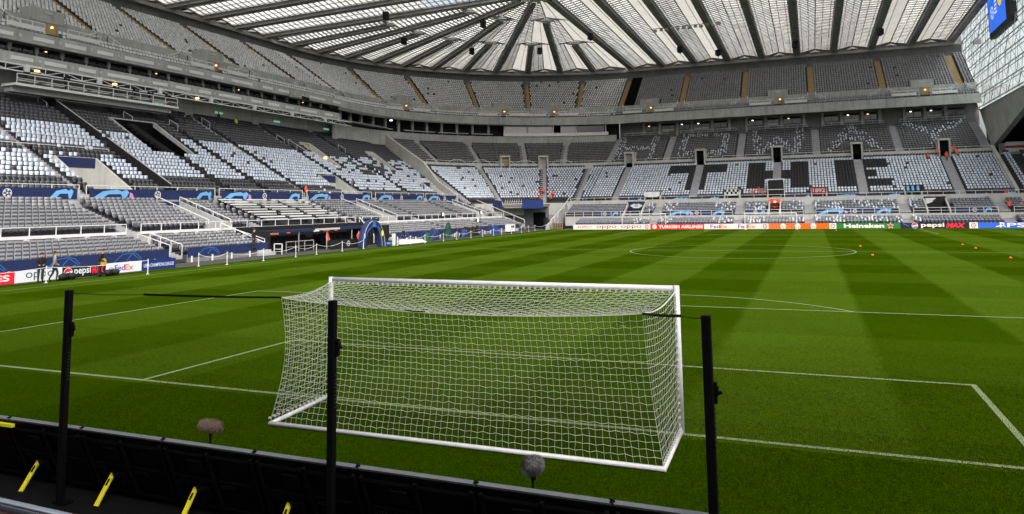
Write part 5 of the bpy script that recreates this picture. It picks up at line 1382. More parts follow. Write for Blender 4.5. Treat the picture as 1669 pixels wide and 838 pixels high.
# spectator rail in the bottom left corner
t = thing('hand_rail', 'bright steel handrail crossing the bottom left corner', 'rail', (0, -11, 0))
mb = MB(); mb.tube([(-6, -11.02, 2.63), (0, -11.0, 2.63), (2.3, -11.0, 2.63), (3.4, -11.0, 2.61)], .028, 14); mb.build('tube', 'chrome', t, smooth=True)
mb = MB(); mb.box((-1, -11.05, 1.2), (12, .12, 2.4)); mb.build('parapet', 'concrete_dark', t) if False else None
mb = MB(); mb.bar((3.3, -11.0, 0), (3.3, -11.0, 2.6), .05, n=8); mb.bar((-3, -11.0, 0), (-3, -11.0, 2.6), .05, n=8); mb.build('upright', 'chrome', t)

# ------------------------------------------------------------------ far goals
def small_goal(cx, y, lab, depth=1.8, back=True):
    t = thing('far_goal', lab, 'goal', (cx, y, 0))
    for sg in (-1, 1):
        mb = MB(); mb.bar((cx + sg * 3.72, y, 0), (cx + sg * 3.72, y, 2.5), .13, n=8); mb.build('post', 'goal_white', t)
        mb = MB(); mb.bar((cx + sg * 3.72, y, .05), (cx + sg * 3.72, y + depth, .05), .08); mb.build('side_frame', 'goal_white', t)
    mb = MB(); mb.bar((cx - 3.72, y, 2.5), (cx + 3.72, y, 2.5), .13, n=8); mb.build('crossbar', 'goal_white', t)
    V = []; 
    mb = MB()
    for k in range(25): x = cx - 3.7 + 7.4 * k / 24; mb.bar((x, y, 2.45), (x, y + depth, 2.3), .012); mb.bar((x, y + depth, 2.3), (x, y + depth, .05), .012)
    for k in range(9): z = .1 + k * .27; mb.bar((cx - 3.7, y + depth, z), (cx + 3.7, y + depth, z), .012)
    mb.build('net', 'net_white', t)['kind'] = 'stuff'
small_goal(.1, 105.0, 'white goal on the far goal line, in front of the sponsor boards')
small_goal(-20.6, 110.9, 'spare white goal standing behind the far boards, left of the far goal', 1.2)

# ------------------------------------------------------------------ far LED boards
YB = 109.5; ux, uz = Vector((1, 0, 0)), Vector((0, 0, 1))
def led(x0, x1, mat, lab):
    t = thing('sponsor_board', lab, 'advertising board', ((x0 + x1) / 2, YB, 0), 'lit boards behind the far goal')
    mb = MB(); mb.box(((x0 + x1) / 2, YB + .10, .40), (x1 - x0 - .01, .16, .86)); mb.build('cabinet', 'near_black', t)
    mb = MB(); mb.box(((x0 + x1) / 2, YB, .405), (x1 - x0 - .02, .03, .84)); return t, mb.build('display', mat, t)
def ltxt(p, s_, x, z, size, mat, w=None, **k): return lettering(s_, size, mat, p, (x, YB - .02, z), ux, uz, width=w, depth=.012, **k)
t, d = led(-32.7, -20.4, 'led_pinkwhite', 'long pale pink lit board with thin dark lettering, left end of far boards')
ltxt(d, 'RESPECT', -31.9, .24, .52, 'led_grey', 2.6); ltxt(d, 'oppo', -28.5, .26, .84, 'led_grey', 3.5); ltxt(d, 'oppo', -24.2, .26, .84, 'led_grey', 3.5)
t, d = led(-20.4, -19.2, 'led_pinkwhite', 'small pale lit board with a grey star ball, left of the red board')
mb = MB(); ball_mark(mb, Vector((-19.8, YB - .02, .40)), ux, uz, .34); mb.build('emblem', 'led_grey', d, fix=False)
t, d = led(-19.2, -10.4, 'led_red', 'red lit board with white capitals and a round bird mark, far boards')
ltxt(d, 'TURKISH AIRLINES', -17.8, .16, .72, 'led_cream', 7.2, bold=.02)
mb = MB(); flat(mb, [(.36 * math.cos(k * .349), .36 * math.sin(k * .349)) for k in range(18)], Vector((-18.5, YB - .02, .41)), ux, uz); mb.build('emblem', 'led_cream', d, fix=False)
mb = MB(); flat(mb, [(-.3, -.05), (.02, .05), (.28, .18), (.05, -.02), (-.05, -.22)], Vector((-18.5, YB - .02, .41)), ux, uz, .02); mb.build('emblem', 'led_red', d, fix=False)
t, d = led(-10.4, -1.5, 'led_pinkwhite', 'pale pink lit board with purple and orange lettering twice, left of the orange board')
for x in (-9.4, -5.1): ltxt(d, 'Fed', x, .12, .85, 'led_purple', 1.5, bold=.012); ltxt(d, 'Ex', x + 1.52, .12, .85, 'led_orange', 1.15, bold=.012)
t, d = led(-1.5, -.45, 'led_pinkwhite', 'small pale lit board with a star ball, left of the orange board')
mb = MB(); ball_mark(mb, Vector((-1.0, YB - .02, .40)), ux, uz, .34); mb.build('emblem', 'led_grey', d, fix=False)
t, d = led(-.45, 8.35, 'led_orange', 'orange lit board with three white house-like marks')
for x in (1.7, 3.85, 6.1):
    mb = MB(); flat(mb, [(-.34, -.38), (.34, -.38), (.34, .0), (.48, .02), (.3, .22), (.2, .40), (-.2, .40), (-.3, .22), (-.48, .02), (-.34, .0)], Vector((x, YB - .02, .41)), ux, uz); mb.build('emblem', 'led_cream', d, fix=False)
    mb = MB(); flat(mb, [(-.16, -.30), (-.05, -.30), (-.05, .05), (-.16, .05)], Vector((x, YB - .02, .41)), ux, uz, .02); flat(mb, [(.05, -.30), (.16, -.30), (.16, .05), (.05, .05)], Vector((x, YB - .02, .41)), ux, uz, .02); mb.build('emblem', 'led_orange', d, fix=False)
t, d = led(8.35, 9.35, 'led_cream', 'small cream lit board with a star ball, between orange and green')
mb = MB(); ball_mark(mb, Vector((8.85, YB - .02, .40)), ux, uz, .34); mb.build('emblem', 'led_grey', d, fix=False)
t, d = led(9.35, 18.05, 'led_green', 'green lit board with cream lettering and a red star')
ltxt(d, 'Heineken', 10.4, .14, .84, 'led_cream', 5.5, bold=.028)
mb = MB(); flat(mb, [(x * .5, y * .5) for x, y in STAR], Vector((16.75, YB - .02, .40)), ux, uz, .012); mb.build('emblem', 'led_cream', d, fix=False)
mb = MB(); flat(mb, [(x * .40, y * .40) for x, y in STAR], Vector((16.75, YB - .02, .40)), ux, uz, .018); mb.build('emblem', 'led_red', d, fix=False)
def globe(par, O, ux, uz, r, mats=('led_white', 'led_red', 'led_blue')):
    N = 24; C = [(r * math.cos(2 * math.pi * k / N), r * math.sin(2 * math.pi * k / N)) for k in range(N)]
    mb = MB(); flat(mb, C, O, ux, uz, .012); mb.build('emblem', mats[0], par, fix=False)
    mb = MB(); flat(mb, [(.9 * r * math.cos(a), .9 * r * math.sin(a)) for a in frange(R(20), R(190), 12)] + [(-.3 * r, .08 * r), (.3 * r, .2 * r)], O, ux, uz, .016); mb.build('emblem', mats[1], par, fix=False)
    mb = MB(); flat(mb, [(.9 * r * math.cos(a), .9 * r * math.sin(a)) for a in frange(R(215), R(345), 10)] + [(.3 * r, -.28 * r), (-.3 * r, -.38 * r)], O, ux, uz, .016); mb.build('emblem', mats[2], par, fix=False)
t, d = led(18.1, 26.85, 'led_black', 'black lit board with a red, white and blue globe behind the far goal')
globe(d, Vector((19.95, YB - .02, .42)), ux, uz, .42); ltxt(d, 'pepsi', 20.75, .24, .82, 'led_cream', 3.0, bold=.02); ltxt(d, 'MAX', 23.95, .12, .86, 'led_red', 2.5, bold=.06, shear=.25)
mb = MB(); flat(mb, [(0, .3), (.9, -.15), (.9, -.02), (.2, .36)], Vector((18.3, YB - .02, .4)), ux, uz); mb.build('emblem', 'led_blue', d, fix=False)
t, d = led(26.9, 27.95, 'led_cream', 'small cream lit board with a star ball, between black and blue')
mb = MB(); ball_mark(mb, Vector((27.42, YB - .02, .40)), ux, uz, .34); mb.build('emblem', 'led_grey', d, fix=False)
t, d = led(27.95, 38.5, 'led_blue', 'blue lit board with white symbol and capitals at the right end of the far boards')
ltxt(d, 'PS', 31.5, .14, .84, 'led_cream', 2.2, bold=.01)
mb = MB(); flat(mb, [(-.12, -.35), (.08, -.28), (.08, .25), (.25, .2), (.3, -.0), (.45, .1), (.42, .32), (-.12, .42)], Vector((30.75, YB - .02, .42)), ux, uz); flat(mb, [(-.65, -.22), (.1, -.05), (.62, -.18), (.55, -.05), (0, .08), (-.6, -.1)], Vector((30.75, YB - .02, .36)), ux, uz, .016); mb.build('emblem', 'led_cream', d, fix=False)
# ------------------------------------------------------------------ left boards
XA = -37.4; ux, uz = Vector((0, 1, 0)), Vector((0, 0, 1))
def lad(y0, y1, mat, lab, rz=0):
    t = thing('sponsor_board', lab, 'advertising board', (XA, (y0 + y1) / 2, 0), 'boards along the left touchline')
    mb = MB(); mb.box((XA - .06, (y0 + y1) / 2, .36), (.10, y1 - y0 - .02, .70)); mb.build('backing', 'near_black', t)
    mb = MB(); mb.box((XA, (y0 + y1) / 2, .365), (.02, y1 - y0 - .02, .69)); return mb.build('face', mat, t)
def atxt(p, s_, y, z, size, mat, w=None, **k): return lettering(s_, size, mat, p, (XA + .012, y, z), ux, uz, width=w, depth=.006, **k)
d = lad(9.5, 15.75, 'led_red', 'red board with white capitals at the left edge of the touchline'); atxt(d, 'AIRLINES', 11.7, .2, .48, 'led_cream', 3.75, bold=.01)
d = lad(15.75, 18.7, 'led_white', 'white board with thin dark lettering behind the pair of people'); atxt(d, 'oppo', 16.4, .26, .70, 'led_grey', 1.75)
d = lad(18.7, 21.75, 'led_black', 'black board with a red, white and blue globe by the left touchline'); globe(d, Vector((XA + .012, 19.08, .36)), ux, uz, .30); atxt(d, 'pepsi', 19.5, .24, .60, 'led_white', 1.15, bold=.012); atxt(d, 'MAX', 20.75, .2, .52, 'led_red', .85, bold=.03)
d = lad(21.75, 24.55, 'led_white', 'white board with purple and orange lettering by the left touchline'); atxt(d, 'Fed', 22.4, .17, .56, 'led_purple', .8, bold=.01); atxt(d, 'Ex', 23.22, .17, .56, 'led_orange', .65, bold=.01)
d = lad(24.55, 27.5, 'led_navy', 'navy board with small white capitals, last by the left touchline'); atxt(d, 'UEFA CHAMPIONS LEAGUE', 24.72, .22, .34, 'led_white', 2.6, bold=.004)
# ------------------------------------------------------------------ rope barrier along the left touchline
RP = [(-35.6, 9.5), (-35.9, 16.6), (-34.6, 22.6)]
RP2 = [(-36.4, 28.7), (-35.3, 30.4), (-35.3, 34.4), (-35.6, 38.8), (-36.0, 42.2), (-36.6, 47), (-36.8, 51.0)]
RP3 = [(-36.8, 57.6), (-36.6, 60.2), (-36.3, 63.0), (-36.2, 67.5), (-36.4, 71.5), (-36.5, 76.0), (-36.6, 80), (-36.7, 84.0), (-36.7, 87), (-36.8, 91), (-36.9, 95.5), (-37.2, 99.5), (-37.6, 103.5), (-36.8, 106.8)]
ordn = ['first', 'second', 'third', 'fourth', 'fifth', 'sixth', 'seventh', 'eighth', 'ninth', 'tenth', 'eleventh', 'twelfth', 'thirteenth', 'fourteenth']
for gi, (g, where) in enumerate(((RP, 'by the pair of people'), (RP2, 'before the dugouts'), (RP3, 'beyond the blue arch'))):
    for k, (x, y) in enumerate(g):
        t = thing('rope_post', 'white rope post %s, %s from the near end' % (where, ordn[k]), 'post', (x, y, 0), 'white rope posts')
        mb = MB(); mb.bar((x, y, 0), (x, y, .95), .055, n=8); mb.build('shaft', 'white_paint', t); mb = MB(); mb.bar((x, y, .951), (x, y, .99), .075, n=8); mb.bar((x, y, .0), (x, y, .03), .2, n=10); mb.build('cap_and_foot', 'white_paint', t)
    mb = MB()
    for (a, b) in zip(g[:-1], g[1:]):
        a = Vector((*a, .9)); b = Vector((*b, .9)); sag = .28 if gi else .12
        mb.tube([a.lerp(b, k / 8) - Vector((0, 0, sag * 4 * (k / 8) * (1 - k / 8))) for k in range(9)], .015, 5)
    o = mb.build('barrier_rope', 'white_paint'); tag(o, 'white rope sagging between the posts %s' % where, 'rope')
# low white benches / folded frames
# ------------------------------------------------------------------ dugout
dg = thing('dugout', 'dark dugout with black seats below the white press desks', 'dugout', (-41.5, 49.5, 0))
mb = MB(); mb.box((-42.2, 50.2, 2.04), (2.6, 16.6, .14)); mb.build('canopy', 'near_black', dg)
mb = MB(); mb.box((-40.92, 50.2, 2.05), (.06, 16.6, .24)); fr = mb.build('canopy_edge', 'navy', dg)
mb = MB(); mb.box((-40.86, 50.5, 2.06), (.02, 4.2, .18)); mb.build('canopy_print', 'steel_pale', fr)
mb = MB(); mb.box((-44.5, 51.9, 1.2), (.2, 21.2, 2.6)); mb.build('rear_wall', 'near_black', dg)
mb = MB(); mb.box((-42.8, 51.9, .02), (3.6, 21.2, .04)); mb.build('floor', 'near_black', dg)
for y in (41.7, 58.4):
    mb = MB(); mb.box((-42.6, y, 1.0), (3.4, .12, 2.0)); mb.build('side_panel', 'near_black', dg)
for i in range(2):
    for k in range(26):
        y = 43.0 + k * .58
        if 50.2 < y < 51.2: continue
        mb = MB(); x = -42.3 - i * .95; z = .1 + i * .28
        mb.box((x, y, z + .34), (.45, .48, .12)); mb.hexa([(x - .22, y - .24, z + .4), (x - .10, y - .24, z + .4), (x - .10, y + .24, z + .4), (x - .22, y + .24, z + .4), (x - .36, y - .20, z + 1.12), (x - .26, y - .20, z + 1.12), (x - .26, y + .20, z + 1.12), (x - .36, y + .20, z + 1.12)]); mb.box((x, y, z + .1), (.2, .3, .3)); mb.build('dugout_seat', 'near_black', dg)
mb = MB()
for y in (46.0, 50.5, 55.0): mb.bar((-41.0, y, 0), (-41.0, y, 2.0), .07)
mb.build('canopy_post', 'truss_steel', dg)
mb = MB(); mb.box((-44.38, 44.8, 1.72), (.04, 4.5, .22)); mb.build('strip_window', 'stair_tan', dg)
for (y, L) in ((46.5, .9), (48.6, .5), (55.0, 1.1), (56.8, .6)):
    mb = MB(); mb.box((-44.36, y, 1.75), (.04, L, .13)); mb.build('sign', 'led_orange', dg)
mb = MB(); mb.box((-44.35, 53.2, 1.8), (.05, .9, .1)); mb.build('strip_lamp', 'lamp_white', dg)
# low navy board in front with an emblem
t = thing('low_screen', 'low black screen with a pale emblem in front of the dugout', 'screen', (-39.3, 52.0, 0))
mb = MB(); mb.box((-39.4, 52.2, .48), (.06, 6.6, .92)); mb.build('panel', 'near_black', t)
mb = MB(); ball_mark(mb, Vector((-39.36, 52.0, .5)), Vector((0, 1, 0)), Vector((0, 0, 1)), .30); mb.build('emblem', 'steel_pale', t, fix=False)
rail(dg, [(-40.9, 44.0, 0.02), (-40.9, 48.2, .02)], 1.0, .05, 1.4, 1, 'front_rail', 'truss_steel')
# white sloped stair rails at both ends of the dugout
rail(side, [(-40.8, 41.0, .1), (-44.8, 39.6, 2.0)], 1.0, .07, 2.0, 0, 'handrail'); rail(side, [(-40.6, 58.8, .2), (-44.6, 61.8, 2.2)], .9, .07, 2.2, 0, 'handrail')
rail(side, [(-40.3, 41.6, 0.02), (-39.4, 41.6, .02)], .95, .07, 1.0, 1, 'handrail')
mb = MB()
for k in range(5): mb.box((-40.2 - k * .5, 40.6, .12 + .12 * k), (.5, 1.6, .24 + .24 * k))
mb.build('front_steps', 'concrete', side)
# ------------------------------------------------------------------ inflatable tunnel arch
ar = thing('tunnel_arch', 'dark blue inflatable arch over the players tunnel mouth', 'arch', (-37.4, 53.6, 0))
AY, AX = 53.7, -37.3
def arch_ring(ra, rz, p=1.0):
    return [(AY + ra * math.cos(a), (rz * math.sin(a)) ** p if math.sin(a) > 0 else 0) for a in frange(math.pi, 0, 22)]
out = arch_ring(2.25, 2.95); inn = arch_ring(1.36, 2.2)
mb = MB(); n = len(out)
xf, xb = AX, AX - .6
V = [(xf, y, z) for y, z in out] + [(xf, y, z) for y, z in inn] + [(xb, y, z) for y, z in out] + [(xb, y, z) for y, z in inn]
F = []
for i in range(n - 1):
    F += [(i, i + 1, n + i + 1, n + i), (2 * n + i + 1, 2 * n + i, 3 * n + i, 3 * n + i + 1), (i + 1, i, 2 * n + i, 2 * n + i + 1), (n + i, n + i + 1, 3 * n + i + 1, 3 * n + i)]
F += [(0, n, 3 * n, 2 * n), (n - 1, 2 * n - 1, 4 * n - 1, 3 * n - 1)]
mb.add(V, F); o = mb.build('arch_tube', 'navy', ar); md = o.modifiers.new('b', 'BEVEL'); md.width = .12; md.segments = 4; md.limit_method = 'ANGLE'; md.angle_limit = R(50)
ux, uz = Vector((0, 1, 0)), Vector((0, 0, 1))
mb = MB(); flat(mb, [(-.42, .0), (-.3, .32), (-.22, .68), (0, .80), (.22, .68), (.3, .32), (.42, .0), (.1, .12), (0, .02), (-.1, .12)], Vector((xf + .02, AY, 2.08)), ux, uz, .01); flat(mb, [(-1.6, -.9), (-1.1, -.35), (-.55, -.02), (-.45, .12), (-1.15, -.22)], Vector((xf + .02, AY, 2.08)), ux, uz, .01); flat(mb, [(1.6, -.7), (1.1, -.2), (.55, .02), (.5, .14), (1.2, -.12)], Vector((xf + .02, AY, 2.08)), ux, uz, .01)
mb.build('arch_print', 'mid_blue', ar, fix=False)
for sg in (-1, 1):
    mb = MB(); mb.tube([(xf + .05, AY + sg * abs(y - AY) * 1.0, z) for y, z in arch_ring(2.12, 2.82)[:11]][::1], .025, 5); mb.build('piping', 'steel_pale', ar)
mb = MB(); mb.tube([(xf + .02, AY + .3 + abs(y - AY), z) for y, z in arch_ring(1.30, 2.0)[:9]], .02, 4); mb.build('piping', 'steel_pale', ar)
mb = MB(); mb.prism([(xf + .02, AY + 1.62 + .22 * math.cos(k * .785), 1.42 + .32 * math.sin(k * .785)) for k in range(8)], (.03, 0, 0)); mb.build('arch_badge', 'yellow', ar)
mb = MB(); mb.prism([(xf + .02, AY - 1.8 + .16 * math.cos(k * .785), 1.25 + .3 * math.sin(k * .785)) for k in range(8)], (.03, 0, 0)); mb.build('arch_badge', 'sky_blue', ar)
t = thing('inflatable_ball', 'small blue ball-like bag at the right foot of the arch', 'bag', (-37.2, 56.4, 0)); mb = MB(); mb.tube([(-37.2, 56.4, .02 + .42 * k / 6) for k in range(7)], [.10, .24, .30, .31, .28, .2, .06], 12); mb.build('bag', 'mid_blue', t, smooth=True)
# tunnel behind the arch: dark passage
mb = MB(); mb.box((-42.6, 60.6, 1.1), (3.6, 3.6, 2.1)); mb.build('tunnel_block', 'near_black', side)
# ------------------------------------------------------------------ people
def skin_mesh(name, verts, edges, radii, root=0):
    me = bpy.data.meshes.new(name); me.from_pydata(verts, edges, []); ob = bpy.data.objects.new(name, me); COL.objects.link(ob)
    m = ob.modifiers.new('s', 'SKIN'); 
    for i, sv in enumerate(me.skin_vertices[0].data): sv.radius = radii[i]; sv.use_root = (i == root)
    s2 = ob.modifiers.new('ss', 'SUBSURF'); s2.levels = 1; s2.render_levels = 1
    d = bpy.context.evaluated_depsgraph_get(); r = bpy.data.meshes.new_from_object(ob.evaluated_get(d)); bpy.data.objects.remove(ob); return r
POSE = {}
def pose_mesh(kind):
    if kind in POSE: return POSE[kind]
    # joints facing local -y
    J = dict(pel=(0, 0, .95), wa=(0, 0, 1.10), ch=(0, .01, 1.32), nk=(0, 0, 1.47), hd=(0, -.02, 1.56), ht=(0, -.015, 1.72),
             sl=(-.18, .01, 1.42), el=(-.25, .03, 1.14), wl=(-.23, -.10, .92), hl=(-.22, -.15, .84), sr=(.18, .01, 1.42), er=(.25, .03, 1.14), wr=(.23, -.10, .92), hr=(.22, -.15, .84),
             pl=(-.10, 0, .90), kl=(-.11, -.02, .50), al=(-.11, .02, .09), fl=(-.12, -.15, .04), pr=(.10, 0, .90), kr=(.11, -.02, .50), ar=(.11, .02, .09), fr=(.12, -.15, .04))
    if kind == 'sit':
        dz = -.45
        for k in ('pel', 'wa', 'ch', 'nk', 'hd', 'ht', 'sl', 'el', 'sr', 'er', 'pl', 'pr'): J[k] = (J[k][0], J[k][1], J[k][2] + dz)
        J.update(kl=(-.13, -.42, .50), al=(-.13, -.42, .09), fl=(-.14, -.58, .04), kr=(.13, -.42, .50), ar=(.13, -.42, .09), fr=(.14, -.58, .04), wl=(-.16, -.25, .56), hl=(-.12, -.33, .55), wr=(.16, -.25, .56), hr=(.12, -.33, .55), el=(-.25, -.02, .70), er=(.25, -.02, .70))
    if kind == 'lean':      # bending a little forward, hands together at the waist
        for k, s_ in (('wa', .02), ('ch', .08), ('nk', .14), ('hd', .19), ('ht', .22), ('sl', .10), ('sr', .10)): J[k] = (J[k][0], J[k][1] - s_, J[k][2] - s_ * .15)
        J.update(el=(-.24, -.08, 1.12), er=(.24, -.08, 1.12), wl=(-.12, -.30, 1.02), wr=(.12, -.30, 1.02), hl=(-.06, -.36, 1.02), hr=(.06, -.36, 1.02))
    if kind == 'walk':
        J.update(kl=(-.10, -.16, .52), al=(-.10, -.10, .10), fl=(-.10, -.28, .05), kr=(.11, .06, .50), ar=(.11, .26, .12), fr=(.11, .14, .04), wl=(-.24, .14, .94), hl=(-.24, .16, .85), wr=(.24, -.20, .98), hr=(.23, -.26, .92))
    names = list(J); E_ = [('pel', 'wa'), ('wa', 'ch'), ('ch', 'nk'), ('nk', 'hd'), ('hd', 'ht'), ('ch', 'sl'), ('sl', 'el'), ('el', 'wl'), ('wl', 'hl'), ('ch', 'sr'), ('sr', 'er'), ('er', 'wr'), ('wr', 'hr'), ('pel', 'pl'), ('pl', 'kl'), ('kl', 'al'), ('al', 'fl'), ('pel', 'pr'), ('pr', 'kr'), ('kr', 'ar'), ('ar', 'fr')]
    RD = dict(pel=(.15, .12), wa=(.15, .11), ch=(.18, .125), nk=(.06, .06), hd=(.085, .095), ht=(.07, .08), sl=(.08, .08), sr=(.08, .08), el=(.055, .055), er=(.055, .055), wl=(.04, .04), wr=(.04, .04), hl=(.045, .03), hr=(.045, .03), pl=(.10, .10), pr=(.10, .10), kl=(.07, .07), kr=(.07, .07), al=(.05, .05), ar=(.05, .05), fl=(.045, .04), fr=(.045, .04))
    me = skin_mesh('body', [J[n_] for n_ in names], [(names.index(a), names.index(b)) for a, b in E_], [RD[n_] for n_ in names])
    # which garment each face belongs to: 0 top, 1 trousers, 2 skin, 3 shoes
    SEG = [(a, b, (2 if b in ('hd', 'ht') or b in ('hl', 'hr') else 3 if b in ('fl', 'fr') else 1 if b[0] in 'pka' and b not in ('pel',) else 0)) for a, b in E_]
    mi = []
    for p in me.polygons:
        c = Vector(p.center); best = None
        for a, b, g in SEG:
            A, B = Vector(J[a]), Vector(J[b]); ab = B - A; t = max(0, min(1, (c - A).dot(ab) / ab.length_squared)); dd = (c - A - ab * t).length - max(RD[a][0] * (1 - t) + RD[b][0] * t, .02)
            if best is None or dd < best[0]: best = (dd, g)
        mi.append(best[1])
    POSE[kind] = (me, mi, J); return POSE[kind]
NP = 0
def person(x, y, z, head, kind, top, label, group=None, legs='trousers', scale=1.0, hat=None, gear=None):
    me0, mi, J = pose_mesh(kind); me = me0.copy()
    t = bpy.data.objects.new('person', None); COL.objects.link(t); t.location = (x, y, z); t.rotation_euler = (0, 0, head); t.scale = (scale,) * 3; tag(t, label, 'person', group)
    me.materials.clear()
    for m in (top, legs, 'skin', 'black'): me.materials.append(MATS[m])
    me.polygons.foreach_set('material_index', mi); me.polygons.foreach_set('use_smooth', [True] * len(me.polygons))
    o = bpy.data.objects.new('body', me); COL.objects.link(o); o.parent = t
    hb = MB(); h = Vector(J['ht'])      # hair cap over the crown
    hb.tube([h + Vector((0, .03, -.08)), h + Vector((0, .035, -.03)), h + Vector((0, .025, .03)), h + Vector((0, .012, .075)), h + Vector((0, .005, .095))], [.088, .094, .086, .055, .015], 10)
    hm = bpy.data.meshes.new('hair'); hm.from_pydata(hb.v, [], hb.f); hm.materials.append(MATS[hat or 'hair']); ho = bpy.data.objects.new('hair' if not hat else 'hat', hm); COL.objects.link(ho); ho.parent = t
    nb_ = MB(); hd = Vector(J['hd'])      # nose and ears
    nb_.box((hd.x, hd.y - .10, hd.z + .06), (.025, .035, .05)); nb_.box((hd.x - .088, hd.y, hd.z + .06), (.015, .03, .055)); nb_.box((hd.x + .088, hd.y, hd.z + .06), (.015, .03, .055))
    nm_ = bpy.data.meshes.new('face_detail'); nm_.from_pydata(nb_.v, [], nb_.f); nm_.materials.append(MATS['skin']); no = bpy.data.objects.new('face_detail', nm_); COL.objects.link(no); no.parent = t
    return t
FL = R(90)      # facing the pitch from the left stand (local -y -> +x)
person(-36.6, 16.75, 0, R(60), 'lean', 'near_black', 'person in dark clothing stooping beside the pepsi board, left of the pair'.replace('pepsi', 'white'))
person(-36.45, 17.5, 0, R(150), 'walk', 'trousers_grey' if 'trousers_grey' in MATS else pmat('trousers_grey', (.22, .21, .19), .8).name, 'person with pale grey sleeves walking beside the white board, right of the pair')
person(-36.3, 20.4, 0, R(120), 'lean', 'near_black', 'person in black with a yellow bib near the black board')
b_ = thing('yellow_bib', 'yellow bib hanging at the waist of the person by the black board', 'bib', (-36.08, 20.55, .75)); mb = MB(); mb.hexa([(-36.18, 20.35, .72), (-36.0, 20.45, .72), (-36.0, 20.7, .76), (-36.2, 20.65, .76), (-36.2, 20.4, 1.12), (-36.05, 20.48, 1.12), (-36.05, 20.62, 1.14), (-36.2, 20.6, 1.14)]); mb.build('cloth', pmat('bib_yellow', (.36, .27, .02), .7).name, b_)
def kitbag(x, y, lab, L=1.0, mat='near_black', h=.42):
    t = thing('kit_bag', lab, 'bag', (x, y, 0)); mb = MB(); n = 8
    mb.tube([(x + .1 * math.sin(k), y - L / 2 + L * k / n, h * .5 + .02) for k in range(n + 1)], [h * .25] + [h * .5 * (1 - .12 * (k % 2)) for k in range(n - 1)] + [h * .22], 10); mb.build('bag', mat, t, smooth=True)
    mb = MB(); mb.tube([(x, y - L * .2, h * .95), (x, y - L * .1, h * 1.2), (x, y + L * .1, h * 1.2), (x, y + L * .2, h * .95)], .02, 5); mb.build('handle', mat, t)
kitbag(-36.3, 18.2, 'black kit bag on the grass edge beside the pair of people', 1.1)
kitbag(-36.1, 21.1, 'black kit bag beside the person with the yellow bib', 1.0)
# stewards
person(-41.4, 51.2, 0, FL, 'stand', 'orange', 'steward in an orange jacket standing in front of the dugout seats')
person(-38.9, 53.2, .0, FL, 'stand', 'orange', 'steward in orange seen through the blue arch')
person(HX - 19.9, 63.6, 5.58, FL, 'stand', 'orange', 'steward in orange standing behind the navy banners of the left stand', scale=.95)
person(HX - 40.9, 73.6, 16.6, FL, 'stand', 'hi_vis', 'person in a bright yellow vest high in the left stand')
person(HX - 40.9, 70.0, 17.0, FL, 'stand', 'near_black', 'person in black at the top of the left stand, left of the yellow vest')
person(HX - 38.0, 60.9, 15.4, FL, 'stand', 'near_black', 'person in black at the right end of the television gantry')
person(-40.3, 38.9, .6, R(100), 'stand', 'near_black', 'person in black standing on the steps left of the dugout', scale=1.05)
gr = 'stewards in orange at the far end'
for k, (x, y, z, ps, lab) in enumerate((
 (-43.6, 121.8, 6.2, 'sit', 'seated steward, back left of the group by the far left corner stair'), (-42.6, 122.2, 6.4, 'sit', 'seated steward, back right of the group by the far left corner stair'),
 (-43.6, 120.0, 5.1, 'sit', 'seated steward, front left of the group by the far left corner stair'), (-42.5, 120.0, 5.1, 'sit', 'seated steward, front middle of the group by the far left corner stair'), (-40.6, 120.6, 5.1, 'sit', 'seated steward just right of the far left corner stair, lower one'), (-40.6, 121.9, 5.9, 'sit', 'seated steward just right of the far left corner stair, upper one'),
 (-3.6, 123.6, 5.3, 'sit', 'seated steward left of the stair below the letter H, leftmost'), (-2.6, 124.3, 5.7, 'sit', 'seated steward left of the stair below the letter H, middle'), (-1.9, 123.5, 5.2, 'sit', 'seated steward left of the stair below the letter H, rightmost'),
 (25.6, 134.2, 11.2, 'sit', 'seated steward furthest left below the exit under the letter Y'), (27.2, 134.8, 11.6, 'stand', 'standing steward left of the exit under the letter Y'), (28.4, 133.9, 10.9, 'stand', 'standing steward in the stair below the exit under the letter Y'), (29.8, 135.2, 12.0, 'stand', 'standing steward right of the exit under the letter Y'), (30.2, 134.6, 11.6, 'sit', 'seated steward right of the exit under the letter Y'),
 (31.5, 121.2, 4.0, 'sit', 'seated steward high in the front rows left of the right hand stair'), (34.2, 121.4, 3.9, 'stand', 'steward standing by the wall right of the right hand stair'), (33.6, 117.2, 2.2, 'stand', 'steward with a black jacket tail standing on the right hand front stair'), (35.2, 117.6, 2.4, 'sit', 'seated steward beside the right hand front stair'))):
    person(x, y, z, 0 if x > -39 else R(20), ps, 'orange', lab, gr)
person(-37.4, 112.2, 0, R(10), 'stand', 'orange', 'steward in orange by the dark corner passage'); person(-38.4, 113.2, 0, R(10), 'stand', 'near_black', 'person in black by the dark corner passage')
person(28.0, 118.2, 2.4, 0, 'sit', 'near_black', 'person in black seated by the navy banner at far right')
for k, (x, y, lab) in enumerate(((-38.6, 62.0, 'person in black beside the navy wall right of the arch'), (-38.8, 76.2, 'person in black among the camera crew, left'), (-38.6, 78.6, 'person in black among the camera crew, centre'), (-38.3, 80.4, 'person in black among the camera crew, right'), (-39.0, 83.4, 'person in black holding a camera under the bright lamp'))):
    person(x, y, 0, FL + R(random.uniform(-50, 50)), 'stand', 'near_black', lab)
